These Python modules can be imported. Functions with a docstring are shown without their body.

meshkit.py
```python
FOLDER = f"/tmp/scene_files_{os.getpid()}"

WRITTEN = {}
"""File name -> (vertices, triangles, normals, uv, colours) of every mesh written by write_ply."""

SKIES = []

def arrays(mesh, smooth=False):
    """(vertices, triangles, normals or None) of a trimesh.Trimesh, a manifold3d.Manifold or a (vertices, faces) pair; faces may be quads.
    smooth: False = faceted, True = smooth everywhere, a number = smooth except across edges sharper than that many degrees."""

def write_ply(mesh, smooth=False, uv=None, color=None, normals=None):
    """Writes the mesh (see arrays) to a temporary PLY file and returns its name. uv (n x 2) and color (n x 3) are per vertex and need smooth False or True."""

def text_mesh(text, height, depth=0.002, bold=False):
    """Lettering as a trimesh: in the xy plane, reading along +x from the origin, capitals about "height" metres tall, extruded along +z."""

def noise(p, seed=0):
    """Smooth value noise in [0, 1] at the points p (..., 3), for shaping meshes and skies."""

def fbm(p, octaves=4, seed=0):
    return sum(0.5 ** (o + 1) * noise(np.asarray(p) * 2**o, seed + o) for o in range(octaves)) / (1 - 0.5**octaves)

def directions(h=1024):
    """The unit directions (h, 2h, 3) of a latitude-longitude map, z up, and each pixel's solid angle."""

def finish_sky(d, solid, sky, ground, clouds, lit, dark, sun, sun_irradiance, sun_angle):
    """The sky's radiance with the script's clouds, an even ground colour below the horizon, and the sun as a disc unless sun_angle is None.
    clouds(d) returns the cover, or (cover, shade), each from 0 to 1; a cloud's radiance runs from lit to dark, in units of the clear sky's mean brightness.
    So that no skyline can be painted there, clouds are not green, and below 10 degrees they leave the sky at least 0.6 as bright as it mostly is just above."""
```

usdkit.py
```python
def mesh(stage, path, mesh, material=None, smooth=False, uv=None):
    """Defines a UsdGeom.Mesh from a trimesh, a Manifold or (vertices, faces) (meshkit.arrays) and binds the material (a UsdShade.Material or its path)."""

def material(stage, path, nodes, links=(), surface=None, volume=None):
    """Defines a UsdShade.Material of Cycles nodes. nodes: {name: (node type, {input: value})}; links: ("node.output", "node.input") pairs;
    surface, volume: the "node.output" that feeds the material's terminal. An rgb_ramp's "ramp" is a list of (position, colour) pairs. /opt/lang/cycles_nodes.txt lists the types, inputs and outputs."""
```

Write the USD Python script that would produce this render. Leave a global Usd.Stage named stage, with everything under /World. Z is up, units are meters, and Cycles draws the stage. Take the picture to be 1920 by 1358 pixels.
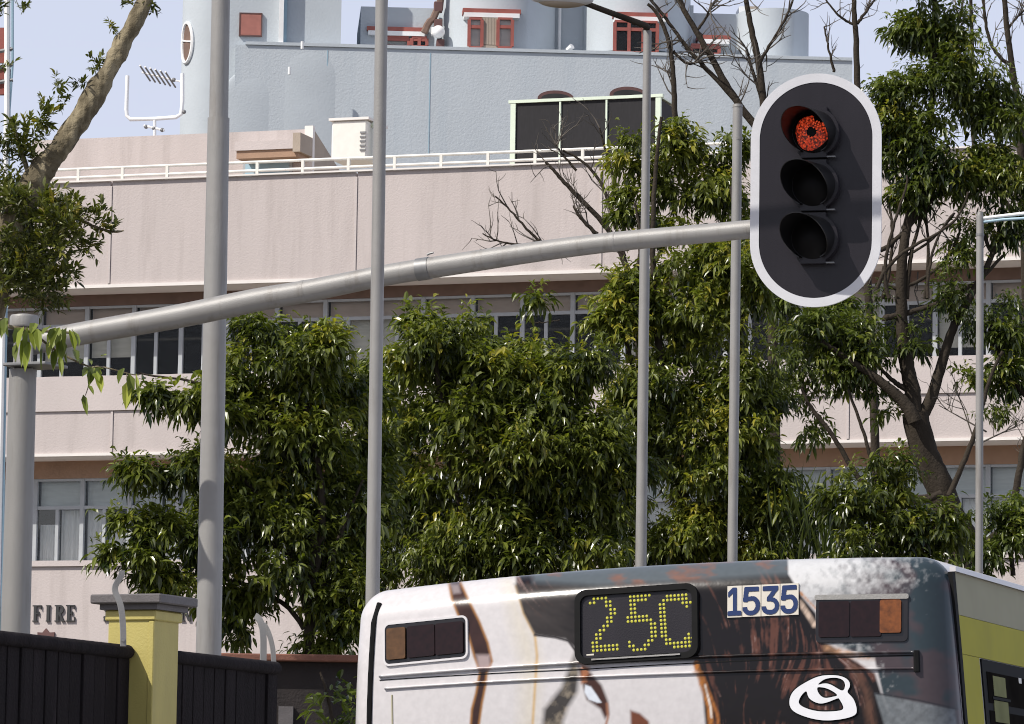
import math, random
import numpy as np, trimesh, shapely
import usdkit, meshkit
from shapely.geometry import Polygon, LineString, Point
from pxr import Usd, UsdGeom, UsdLux, UsdShade, Sdf, Gf, Vt

stage = Usd.Stage.CreateInMemory()
UsdGeom.SetStageUpAxis(stage, 'Z'); UsdGeom.SetStageMetersPerUnit(stage, 1.0)
UsdGeom.Xform.Define(stage, '/World')
rnd = random.Random(11); rng = np.random.default_rng(11)

# ------------------------------------------------------------------ camera, sky, sun, exposure
FPX, CX, CY = 8200.0, 960.0, 679.0            # focal length in picture widths of 1920
EYE = np.array([0, 0, 1.7])
pitch, roll = math.atan((1650 - 679) / FPX), 0.0153
X0 = np.array([1.0, 0, 0]); FW = np.array([0, math.cos(pitch), math.sin(pitch)]); U0 = np.cross(X0, FW)
RT = math.cos(roll) * X0 + math.sin(roll) * U0; UP = -math.sin(roll) * X0 + math.cos(roll) * U0
cam = UsdGeom.Camera.Define(stage, '/World/camera')
cam.AddTransformOp().Set(Gf.Matrix4d(*[float(x) for x in (*RT, 0, *UP, 0, *(-FW), 0, *EYE, 1)]))
cam.CreateHorizontalApertureAttr(36.0); cam.CreateFocalLengthAttr(36.0 * FPX / 1920)
cam.CreateExposureAttr(0.0)
SUN_AZ, SUN_EL = math.radians(58), math.radians(46)     # left of straight behind the camera
SUN = np.array([-math.sin(SUN_AZ) * math.cos(SUN_EL), -math.cos(SUN_AZ) * math.cos(SUN_EL), math.sin(SUN_EL)])
skymat = usdkit.material(stage, '/World/Looks/sky_air', {
    "sky": ("sky_texture", {"sky_type": "single_scattering", "sun_disc": False, "sun_elevation": SUN_EL, "sun_rotation": math.atan2(SUN[0], SUN[1]), "air_density": 1.0, "aerosol_density": 2.0}),
    "tc": ("texture_coordinate", {}), "sx": ("separate_xyz", {}), "hz": ("rgb_ramp", {"ramp": [(0.0, (0.82, 0.82, 0.82)), (0.25, (0.7, 0.7, 0.7)), (0.6, (0.3, 0.3, 0.3)), (1.0, (0.2, 0.2, 0.2))]}),
    "veil": ("mix_color", {"b": (8.6, 9.0, 10.9)}),   # summer haze: whiter towards the horizon all the way round
    "bg": ("background_shader", {"strength": 0.095})},
    [("tc.generated", "sx.vector"), ("sx.z", "hz.fac"), ("hz.color", "veil.fac"), ("sky.color", "veil.a"), ("veil.result", "bg.color")], surface="bg.background")
dome = UsdLux.DomeLight.Define(stage, '/World/sky')
UsdShade.MaterialBindingAPI.Apply(dome.GetPrim()).Bind(skymat)
dome.GetPrim().SetCustomDataByKey('kind', 'structure')
dome.GetPrim().SetCustomDataByKey('label', 'pale lavender blue daytime sky above the rooftops')
sun = UsdLux.DistantLight.Define(stage, '/World/sun')
sun.CreateIntensityAttr(1.25); sun.CreateAngleAttr(0.53); sun.CreateColorAttr(Gf.Vec3f(1.0, 0.95, 0.88)); sun.CreateNormalizeAttr(True)
_z = SUN / np.linalg.norm(SUN); _x = np.cross([0, 0, 1.0], _z); _x /= np.linalg.norm(_x); _y = np.cross(_z, _x)
sun.AddTransformOp().Set(Gf.Matrix4d(*[float(x) for x in (*_x, 0, *_y, 0, *_z, 0, 0, 0, 30, 1)]))

# ------------------------------------------------------------------ geometry helpers
def ray(px, py):
    return FW + (px - CX) / FPX * RT - (py - CY) / FPX * UP
def at(px, py, Y):
    d = ray(px, py); return EYE + d * (Y / d[1])
def on_plane(px, py, p0, n):
    d = ray(px, py); return EYE + d * (np.dot(np.asarray(p0) - EYE, n) / np.dot(d, n))
def project(p):
    q = np.asarray(p) - EYE; z = q @ FW
    return CX + FPX * (q @ RT) / z, CY - FPX * (q @ UP) / z
def px(Y):  # metres per picture unit at depth Y
    return Y / FPX
def unit(v):
    v = np.asarray(v, float); return v / np.linalg.norm(v)

class MB:
    """collects pieces of one mesh"""
    def __init__(s): s.v, s.f, s.n = [], [], 0
    def add(s, v, f):
        v = np.asarray(v, float); f = np.asarray(f, int)
        if f.shape[1] == 4: f = np.vstack([f[:, [0, 1, 2]], f[:, [0, 2, 3]]])
        s.v.append(v); s.f.append(f + s.n); s.n += len(v); return s
    def tm(s, m): return s.add(m.vertices, m.faces)
    def box(s, o, ex, ey, ez, c=0.0):
        """box from corner o with edge vectors; c chamfers the edges"""
        o, ex, ey, ez = (np.asarray(a, float) for a in (o, ex, ey, ez))
        if c <= 0:
            v = [o + i * ex + j * ey + k * ez for k in (0, 1) for j in (0, 1) for i in (0, 1)]
            f = [[0, 2, 3, 1], [4, 5, 7, 6], [0, 1, 5, 4], [2, 6, 7, 3], [0, 4, 6, 2], [1, 3, 7, 5]]
            if np.dot(np.cross(ex, ey), ez) < 0: f = [q[::-1] for q in f]
            return s.add(v, f)
        pts = []
        L = [np.linalg.norm(e) for e in (ex, ey, ez)]
        for k in (0, 1):
            for j in (0, 1):
                for i in (0, 1):
                    for a in range(3):
                        t = [i, j, k]
                        for b in range(3):
                            if b != a: t[b] = t[b] + (c / L[b] if t[b] == 0 else -c / L[b])
                        pts.append(o + t[0] * ex + t[1] * ey + t[2] * ez)
        h = trimesh.convex.convex_hull(np.array(pts)); return s.tm(h)
    def tube(s, P, R, n=10, caps=True):
        P = np.asarray(P, float); R = np.broadcast_to(np.asarray(R, float), (len(P),))
        T = np.gradient(P, axis=0); T /= np.maximum(np.linalg.norm(T, axis=1, keepdims=True), 1e-9)
        a = np.array([0, 0, 1.0]) if abs(T[0][2]) < 0.9 else np.array([0, 1.0, 0])
        N = np.cross(T[0], a); N /= np.linalg.norm(N); rings = []
        ang = np.arange(n) / n * 2 * math.pi
        for i in range(len(P)):
            N = N - T[i] * np.dot(N, T[i]); N /= np.linalg.norm(N); B = np.cross(T[i], N)
            rings.append(P[i] + R[i] * (np.cos(ang)[:, None] * N + np.sin(ang)[:, None] * B))
        v = np.vstack(rings); k = np.arange(n); k2 = (k + 1) % n; f = []
        for i in range(len(P) - 1):
            f.append(np.stack([i * n + k, i * n + k2, (i + 1) * n + k2, (i + 1) * n + k], 1))
        s.add(v, np.vstack(f))
        if caps:
            m = len(P)
            s.add(np.vstack([v[:n], P[0]]), np.stack([k2, k, np.full(n, n)], 1))
            s.add(np.vstack([v[-n:], P[-1]]), np.stack([k, k2, np.full(n, n)], 1))
        return s
    def poly(s, shape, O, ex, ey, ez, d):
        """extrude a shapely polygon (coordinates along ex, ey from O) by d along ez"""
        for g in getattr(shape, 'geoms', [shape]):
            if g.is_empty or g.area <= 0: continue
            m = trimesh.creation.extrude_polygon(g, d, engine="earcut"); q = m.vertices
            f = m.faces if np.dot(np.cross(ex, ey), ez) > 0 else m.faces[:, ::-1]
            s.add(np.asarray(O) + q[:, :1] * ex + q[:, 1:2] * ey + q[:, 2:] * ez, f)
        return s
    def arrays(s): return np.vstack(s.v), np.vstack(s.f)

COUNT, LOC = {}, {}
def path_of(name, parent):
    base = parent or '/World'; k = (base, name); COUNT[k] = COUNT.get(k, -1) + 1
    return f"{base}/{name}" + (f"_{COUNT[k]:03d}" if COUNT[k] else "")
def tag(p, label=None, cat=None, group=None, kind=None):
    for k, v in (('label', label), ('category', cat), ('group', group), ('kind', kind)):
        if v: p.SetCustomDataByKey(k, v)
    return p
def thing(name, label, cat, loc=(0, 0, 0), group=None, kind=None):
    q = path_of(name, None); x = UsdGeom.Xform.Define(stage, q); loc = [float(a) for a in loc]
    x.AddTranslateOp().Set(Gf.Vec3d(*loc)); LOC[q] = np.array(loc); tag(x.GetPrim(), label, cat, group, kind); return q
def group_part(name, parent, label=None):
    q = path_of(name, parent); UsdGeom.Xform.Define(stage, q); LOC[q] = LOC.get(parent, np.zeros(3)); return q
def part(name, mb, mat, parent=None, smooth=False, label=None, cat=None, group=None, kind=None, attr=None):
    """one Mesh prim, given in world coordinates"""
    q = path_of(name, parent); o = LOC.get(parent, np.zeros(3))
    if isinstance(mb, MB): v, f = mb.arrays()
    elif hasattr(mb, 'vertices'): v, f = np.array(mb.vertices), np.array(mb.faces)
    else: v, f = mb
    m = usdkit.mesh(stage, q, (v - o, f), M[mat], smooth=bool(smooth) if attr else smooth)
    if attr:
        for k, a in attr.items():
            UsdGeom.PrimvarsAPI(m).CreatePrimvar(k, Sdf.ValueTypeNames.Color3fArray, 'vertex').Set(Vt.Vec3fArray.FromNumpy(np.asarray(a, np.float32)))
    LOC[q] = o; tag(m.GetPrim(), label, cat, group, kind); return q

# ------------------------------------------------------------------ materials
M = {}
def mat(name, col, rough=0.6, var=0.12, scale=3.0, stretch=(1, 1, 1), bump=0.0, bscale=60.0, metallic=0.0, spec=0.5, dirt=None, dirt_scale=1.0, dirt_at=(0.52, 0.75), coat=0.0):
    """procedural paint, plaster, metal ...: base colour with soft variation, optional dirt and fine relief, all in world space"""
    n = {"g": ("geometry", {}), "mp": ("mapping", {"scale": stretch}), "n": ("noise_texture", {"scale": scale, "detail": 5.0, "roughness": 0.6}),
         "r": ("rgb_ramp", {"ramp": [(0.25, tuple(c * (1 - var) for c in col)), (0.75, tuple(min(1, c * (1 + var)) for c in col))]}),
         "p": ("principled_bsdf", {"roughness": rough, "metallic": metallic, "specular_ior_level": spec, "coat_weight": coat})}
    l = [("g.position", "mp.vector"), ("mp.vector", "n.vector"), ("n.fac", "r.fac")]
    out = "r.color"
    if dirt is not None:
        n["dn"] = ("noise_texture", {"scale": dirt_scale, "detail": 6.0, "roughness": 0.65}); n["dm"] = ("mapping", {"scale": (1, 1, 0.10)})
        n["dr"] = ("rgb_ramp", {"ramp": [(dirt_at[0], (0, 0, 0)), (dirt_at[1], (0.75, 0.75, 0.75))]})
        n["mx"] = ("mix_color", {"b": dirt})
        l += [("g.position", "dm.vector"), ("dm.vector", "dn.vector"), ("dn.fac", "dr.fac"), ("dr.color", "mx.fac"), ("r.color", "mx.a")]; out = "mx.result"
    l.append((out, "p.base_color"))
    if bump:
        n["bn"] = ("noise_texture", {"scale": bscale, "detail": 4.0, "roughness": 0.6}); n["b"] = ("bump", {"strength": bump, "distance": 0.02})
        l += [("g.position", "bn.vector"), ("bn.fac", "b.height"), ("b.normal", "p.normal")]
    M[name] = usdkit.material(stage, '/World/Looks/' + name, n, l, surface="p.BSDF")
def leaf_mat(name, dark, light, rough=0.34, trans=0.25, spec=0.6):
    n = {"a": ("attribute", {"attribute": "tint"}), "sx": ("separate_xyz", {}), "r": ("rgb_ramp", {"ramp": [(0, dark), (0.7, light), (1.0, (light[0] * 1.9, light[1] * 1.45, light[2] * 1.2))]}),
         "p": ("principled_bsdf", {"roughness": rough, "specular_ior_level": spec}), "t": ("translucent_bsdf", {}), "gm": ("mix_color", {"blend_type": "multiply", "fac": 1.0, "b": (1.5, 1.7, 0.6)}), "m": ("mix_closure", {"fac": trans})}
    l = [("a.vector", "sx.vector"), ("sx.x", "r.fac"), ("r.color", "p.base_color"), ("r.color", "gm.a"), ("gm.result", "t.color"), ("p.BSDF", "m.closure1"), ("t.BSDF", "m.closure2")]
    M[name] = usdkit.material(stage, '/World/Looks/' + name, n, l, surface="m.closure")
def emit_mat(name, col, strength, base=(0.02, 0.02, 0.02), rough=0.3):
    M[name] = usdkit.material(stage, '/World/Looks/' + name, {"p": ("principled_bsdf", {"base_color": base, "emission_color": col, "emission_strength": strength, "roughness": rough})}, [], surface="p.BSDF")
def glass_mat(name, tint=(0.85, 0.9, 0.92), refl=1.45):
    M[name] = usdkit.material(stage, '/World/Looks/' + name, {"t": ("transparent_bsdf", {"color": tint}), "g": ("glossy_bsdf", {"color": (0.9, 0.95, 1.0), "roughness": 0.03}), "f": ("fresnel", {"IOR": refl}), "m": ("mix_closure", {})},
        [("f.fac", "m.fac"), ("t.BSDF", "m.closure1"), ("g.BSDF", "m.closure2")], surface="m.closure")

mat('asphalt', (0.05, 0.05, 0.052), 0.85, 0.25, 6, bump=0.5, bscale=150)
mat('soil', (0.09, 0.075, 0.05), 0.95, 0.3, 2, bump=0.5, bscale=30)
mat('paving', (0.3, 0.29, 0.27), 0.85, 0.15, 3, bump=0.3, bscale=80)
mat('pink_plaster', (0.48, 0.425, 0.405), 0.85, 0.07, 1.2, (1, 1, 0.12), bump=0.35, bscale=25, dirt=(0.36, 0.315, 0.295), dirt_scale=3.2, dirt_at=(0.5, 0.8))
mat('pink_plaster_pale', (0.50, 0.445, 0.425), 0.85, 0.06, 1.2, (1, 1, 0.2), bump=0.3, bscale=25)
mat('pale_edge', (0.72, 0.68, 0.64), 0.8, 0.06, 2)
mat('tan_plaster', (0.33, 0.21, 0.14), 0.85, 0.12, 2, bump=0.3, bscale=20)
mat('tan_wall', (0.36, 0.30, 0.24), 0.85, 0.1, 2, bump=0.3, bscale=20)
mat('brown_board', (0.16, 0.10, 0.075), 0.7, 0.2, 3)
mat('cream_metal', (0.70, 0.68, 0.62), 0.5, 0.05, 5)
mat('green_white_metal', (0.62, 0.70, 0.57), 0.5, 0.06, 5)
mat('window_metal', (0.36, 0.38, 0.39), 0.45, 0.1, 4)
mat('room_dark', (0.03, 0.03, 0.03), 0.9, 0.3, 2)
mat('blind_pink', (0.62, 0.52, 0.47), 0.9, 0.12, 1.5, (1, 1, 4))
mat('curtain', (0.78, 0.76, 0.73), 0.9, 0.12, 14, (4, 4, 0.3))
mat('blind_grey', (0.6, 0.61, 0.58), 0.9, 0.12, 2, (1, 1, 8))
mat('blue_grey_render', (0.475, 0.515, 0.545), 0.85, 0.05, 0.7, (1, 1, 0.4), bump=0.5, bscale=14, dirt=(0.42, 0.47, 0.51), dirt_scale=1.6)
mat('blue_grey_smooth', (0.445, 0.485, 0.515), 0.8, 0.05, 0.8, bump=0.3, bscale=14)
mat('red_paint', (0.30, 0.085, 0.065), 0.5, 0.18, 4)
mat('brick_red', (0.36, 0.14, 0.11), 0.7, 0.15, 4)
mat('terracotta', (0.12, 0.06, 0.055), 0.8, 0.2, 3)
mat('white_paint', (0.78, 0.78, 0.77), 0.5, 0.05, 4)
mat('sky_pipe', (0.30, 0.44, 0.52), 0.5, 0.08, 3)
mat('dark_netting', (0.010, 0.009, 0.011), 0.8, 0.4, 30, (1, 1, 0.15))
mat('galvanised', (0.235, 0.228, 0.215), 0.5, 0.10, 5, (1, 1, 0.35), metallic=0.15, bump=0.12, bscale=120, dirt=(0.13, 0.115, 0.095), dirt_scale=14, dirt_at=(0.52, 0.8))
mat('galvanised_pale', (0.255, 0.247, 0.235), 0.48, 0.08, 6, metallic=0.1, bump=0.12, bscale=140, dirt=(0.14, 0.12, 0.10), dirt_scale=14, dirt_at=(0.52, 0.8))
mat('dull_steel', (0.2, 0.2, 0.2), 0.5, 0.2, 12, metallic=0.4)
mat('signal_black', (0.0135, 0.0115, 0.0145), 0.3, 0.25, 9, (1, 1, 0.1), spec=0.3, bump=0.1, bscale=200)
mat('hood_black', (0.0035, 0.0033, 0.0035), 0.34, 0.2, 12, spec=0.45)
mat('signal_white', (0.54, 0.54, 0.56), 0.4, 0.05, 12, bump=0.08, bscale=200)
mat('lens_dark', (0.004, 0.0035, 0.0035), 0.5, 0.3, 40, spec=0.12)
emit_mat('lens_red', (0.95, 0.12, 0.04), 0.5, (0.25, 0.02, 0.01))
M['lens_red_core'] = usdkit.material(stage, '/World/Looks/lens_red_core', {"g": ("geometry", {}), "n": ("noise_texture", {"scale": 90.0, "detail": 3.0}), "r": ("rgb_ramp", {"ramp": [(0.42, (0.05, 0.006, 0.003)), (0.62, (0.8, 0.06, 0.014))]}), "p": ("principled_bsdf", {"base_color": (0.08, 0.01, 0.006), "roughness": 0.4, "emission_strength": 0.5})}, [("g.position", "n.vector"), ("n.fac", "r.fac"), ("r.color", "p.emission_color")], surface="p.BSDF")
emit_mat('led_yellow', (0.66, 0.62, 0.05), 0.55, (0.22, 0.21, 0.03))
mat('fence_black', (0.015, 0.012, 0.013), 0.9, 0.35, 14, (1, 1, 0.08), spec=0.15, bump=0.5, bscale=60, dirt=(0.06, 0.045, 0.05), dirt_scale=18, dirt_at=(0.6, 0.9))
mat('yellow_paint', (0.42, 0.355, 0.105), 0.55, 0.10, 6, (1, 1, 0.4), bump=0.15, bscale=90, dirt=(0.29, 0.235, 0.08), dirt_scale=6, dirt_at=(0.55, 0.85))
mat('slate_cap', (0.10, 0.09, 0.09), 0.6, 0.15, 12, bump=0.2, bscale=80)
mat('rust_coping', (0.17, 0.07, 0.045), 0.8, 0.25, 8, bump=0.3, bscale=60)
mat('shade_painted_wall', (0.018, 0.013, 0.012), 0.85, 0.3, 5, bump=0.4, bscale=40)  # near-black base carries the shadow lying on the brown wall face
mat('letter_black', (0.03, 0.03, 0.03), 0.5, 0.15, 10)
mat('bark_pale', (0.24, 0.20, 0.125), 0.9, 0.35, 7, (1, 1, 0.6), bump=0.9, bscale=22, dirt=(0.06, 0.045, 0.022), dirt_scale=7, dirt_at=(0.44, 0.54))
mat('bark_dark', (0.042, 0.034, 0.026), 0.9, 0.35, 8, (1, 1, 0.3), spec=0.1, bump=0.8, bscale=30)
mat('twig_grey', (0.10, 0.085, 0.07), 0.85, 0.3, 9)
mat('bus_white', (0.57, 0.55, 0.55), 0.22, 0.03, 3, coat=0.0, dirt=(0.56, 0.53, 0.52), dirt_scale=4, dirt_at=(0.55, 0.95))
mat('bus_beige', (0.37, 0.345, 0.235), 0.7, 0.06, 4, spec=0.1, dirt=(0.29, 0.27, 0.19), dirt_scale=3)
mat('bus_yellow', (0.40, 0.355, 0.012), 0.6, 0.08, 4, spec=0.2, dirt=(0.32, 0.28, 0.02), dirt_scale=5)
mat('rubber', (0.008, 0.008, 0.008), 0.7, 0.2, 20, spec=0.12)
mat('lamp_black', (0.009, 0.007, 0.007), 0.2, 0.3, 25)
mat('amber', (0.085, 0.04, 0.015), 0.35, 0.35, 40, spec=0.3)
mat('amber_lit', (0.15, 0.045, 0.010), 0.4, 0.5, 45, spec=0.3)
mat('tail_red', (0.012, 0.004, 0.004), 0.18, 0.4, 40, spec=0.3)
mat('window_dark', (0.016, 0.014, 0.012), 0.6, 0.5, 4, spec=0.0)
mat('plate_cream', (0.58, 0.54, 0.46), 0.3, 0.06, 20)
mat('digit_blue', (0.012, 0.028, 0.10), 0.2, 0.1, 20)
mat('logo_white', (0.72, 0.72, 0.74), 0.4, 0.05, 20)
mat('seat_green', (0.22, 0.22, 0.10), 0.8, 0.2, 8, spec=0.05)
mat('steel_rim', (0.4, 0.4, 0.4), 0.4, 0.1, 10, metallic=0.6)
glass_mat('glass', (0.96, 0.97, 0.96), 1.35); glass_mat('dark_glass', (0.92, 0.91, 0.88), 1.22); glass_mat('tint_glass', (0.75, 0.74, 0.70))
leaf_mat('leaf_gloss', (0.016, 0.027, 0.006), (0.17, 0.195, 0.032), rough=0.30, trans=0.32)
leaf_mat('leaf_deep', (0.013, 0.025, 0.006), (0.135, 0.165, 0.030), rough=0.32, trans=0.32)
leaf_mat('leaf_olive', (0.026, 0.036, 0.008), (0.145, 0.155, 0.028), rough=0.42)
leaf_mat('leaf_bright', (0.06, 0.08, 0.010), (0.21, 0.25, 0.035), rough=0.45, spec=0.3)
# printed advertisement on the bus: the print is carried by the mesh
M['bus_print'] = usdkit.material(stage, '/World/Looks/bus_print', {
    "a": ("attribute", {"attribute": "print"}), "g": ("geometry", {}), "n": ("noise_texture", {"scale": 40.0, "detail": 5.0}), "r": ("rgb_ramp", {"ramp": [(0.2, (0.86, 0.86, 0.86)), (0.8, (1, 1, 1))]}),
    "m": ("mix_color", {"blend_type": "multiply", "fac": 1.0}), "bn": ("noise_texture", {"scale": 25.0, "detail": 2.0}), "b": ("bump", {"strength": 0.05, "distance": 0.01}),
    "p": ("principled_bsdf", {"roughness": 0.2, "specular_ior_level": 0.3})},
    [("g.position", "n.vector"), ("n.fac", "r.fac"), ("a.color", "m.a"), ("r.color", "m.b"), ("m.result", "p.base_color"), ("g.position", "bn.vector"), ("bn.fac", "b.height"), ("b.normal", "p.normal")], surface="p.BSDF")

# ------------------------------------------------------------------ ground, road, pavements
YAW = math.radians(23)
AX = np.array([math.sin(YAW), math.cos(YAW), 0]); RX = np.array([math.cos(YAW), -math.sin(YAW), 0]); ZZ = np.array([0, 0, 1.0])
def sheet(name, o, a, b, z, matn, label):
    o = np.asarray(o, float); mb = MB().add([o + ZZ * z, o + a + ZZ * z, o + a + b + ZZ * z, o + b + ZZ * z], [[0, 1, 2, 3]])
    part(name, mb, matn, None, label=label, kind='structure')
sheet('ground', [-600, -300, 0], np.array([1200.0, 0, 0]), np.array([0, 1500.0, 0]), -0.15, 'soil', 'flat earth ground reaching to the horizon')
RC = np.array([0.57, 17.0, 0])                     # the bus lane at the bus
sheet('road', RC - AX * 60 - RX * 2.2, RX * 11, AX * 200, -0.146 + 0.004, 'asphalt', 'grey asphalt road under the bus')
_pv = MB(); _o = RC - AX * 60 - RX * 4.4 - ZZ * 0.14
_pv.box(_o, RX * 2.2, AX * 200, ZZ * 0.145); part('pavement', _pv, 'paving', label='paved footpath with a kerb along the left side of the road', kind='structure')

# ------------------------------------------------------------------ fire station (pink building), facade frame: u along it, w outwards
FA = math.radians(18.4)
FU = np.array([math.cos(FA), -math.sin(FA), 0]); FN = np.array([-math.sin(FA), -math.cos(FA), 0])
F0 = at(300, 900, 90.0); F0[2] = 0
def fw(u, w, z): return F0 + FU * u + FN * w + ZZ * z
def fp(x, y, w=0.0):
    p = on_plane(x, y, F0 + FN * w, FN) - F0; return np.dot(p, FU), p[2]
def fu(x, w=0.0, y=700): return fp(x, y, w)[0]
def fz(y, w=0.0, x=300): return fp(x, y, w)[1]
def fbox(mb, u0, u1, w0, w1, z0, z1, c=0): return mb.box(fw(u0, w0, z0), FU * (u1 - u0), FN * (w1 - w0), ZZ * (z1 - z0), c)
UL, UR = fu(-420), fu(2250)
RW = -0.95                                          # windows stand back this far
zA_top, zA_bot = fz(337), fz(537); zB_top, zB_bot = fz(702), fz(853); zC_top = fz(1050)
zW2_top = fz(895, RW)
st = thing('fire_station', 'long pink rendered fire station with stepped bands of windows behind the trees', 'building', fw(0, 0, 0))
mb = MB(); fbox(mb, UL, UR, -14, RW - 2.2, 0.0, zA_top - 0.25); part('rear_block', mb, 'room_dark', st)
mb = MB(); fbox(mb, UL + 0.1, UR - 0.1, -14, RW - 0.2, zA_top - 0.24, zA_top - 0.1); part('roof_deck', mb, 'tan_wall', st)
def band(name, z0, z1, lip, joints):
    m = MB(); us = [UL] + sorted(joints) + [UR]; g = 0.025
    for a, b in zip(us[:-1], us[1:]): fbox(m, a + g, b - g, -0.10, 0.0, z0 + lip, z1)
    fbox(m, UL, UR, RW - 0.02, -0.101, z0 + lip, z1 - 0.02)
    bq = part(name, m, 'pink_plaster', st)
    m = MB()
    fbox(m, UL, UR, RW - 0.02, 0.05, z0, z0 + lip - 0.003, 0); part('drip_edge', m, 'pale_edge', bq)
    for u in joints: part('joint_strip', fbox(MB(), u - 0.03, u + 0.02, 0.002, 0.022, z0 + lip + 0.02, z1 - 0.1), 'pink_plaster_pale', bq)
    return bq
jA = [fu(x, 0, 430) for x in (-250, 207, 667, 1127, 1590, 2050)]
jB = [fu(x, 0, 810) for x in (-250, 210, 667, 1130, 1590, 2050)]
band('parapet_band', zA_bot, zA_top, 0.07, jA)
band('parapet_band', zB_bot, zB_top, 0.06, jB)
m = MB(); fbox(m, UL, UR, 0.003, 0.045, fz(768), zB_top - 0.01); part('sill_course', m, 'pink_plaster_pale', st)
m = MB(); fbox(m, UL, UR, 0.0, 0.07, zA_top + 0.002, zA_top + 0.035); part('coping', m, 'pale_edge', st)
# ground storey wall with its sill, then lintel walls over both window rows
m = MB(); fbox(m, UL, UR, RW - 0.1, 0.0, 0.0, zC_top - 0.12); part('lower_wall', m, 'pink_plaster', st)
m = MB(); fbox(m, UL, UR, RW - 0.1, 0.06, zC_top - 0.117, zC_top); part('window_sill', m, 'pink_plaster_pale', st)
zL1 = fz(560, RW)
m = MB(); fbox(m, UL, UR, RW - 0.12, RW, zL1 - 0.12, zA_bot + 0.06); part('lintel', m, 'brown_board', st)
m = MB(); fbox(m, UL, UR, RW - 0.12, RW, zW2_top, zB_bot + 0.05); part('lintel', m, 'tan_plaster', st)
m = MB(); fbox(m, UL, UR, RW - 0.1, RW + 0.0, zB_top - 0.5, zB_top - 0.1); part('inner_sill', m, 'tan_plaster', st)
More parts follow.
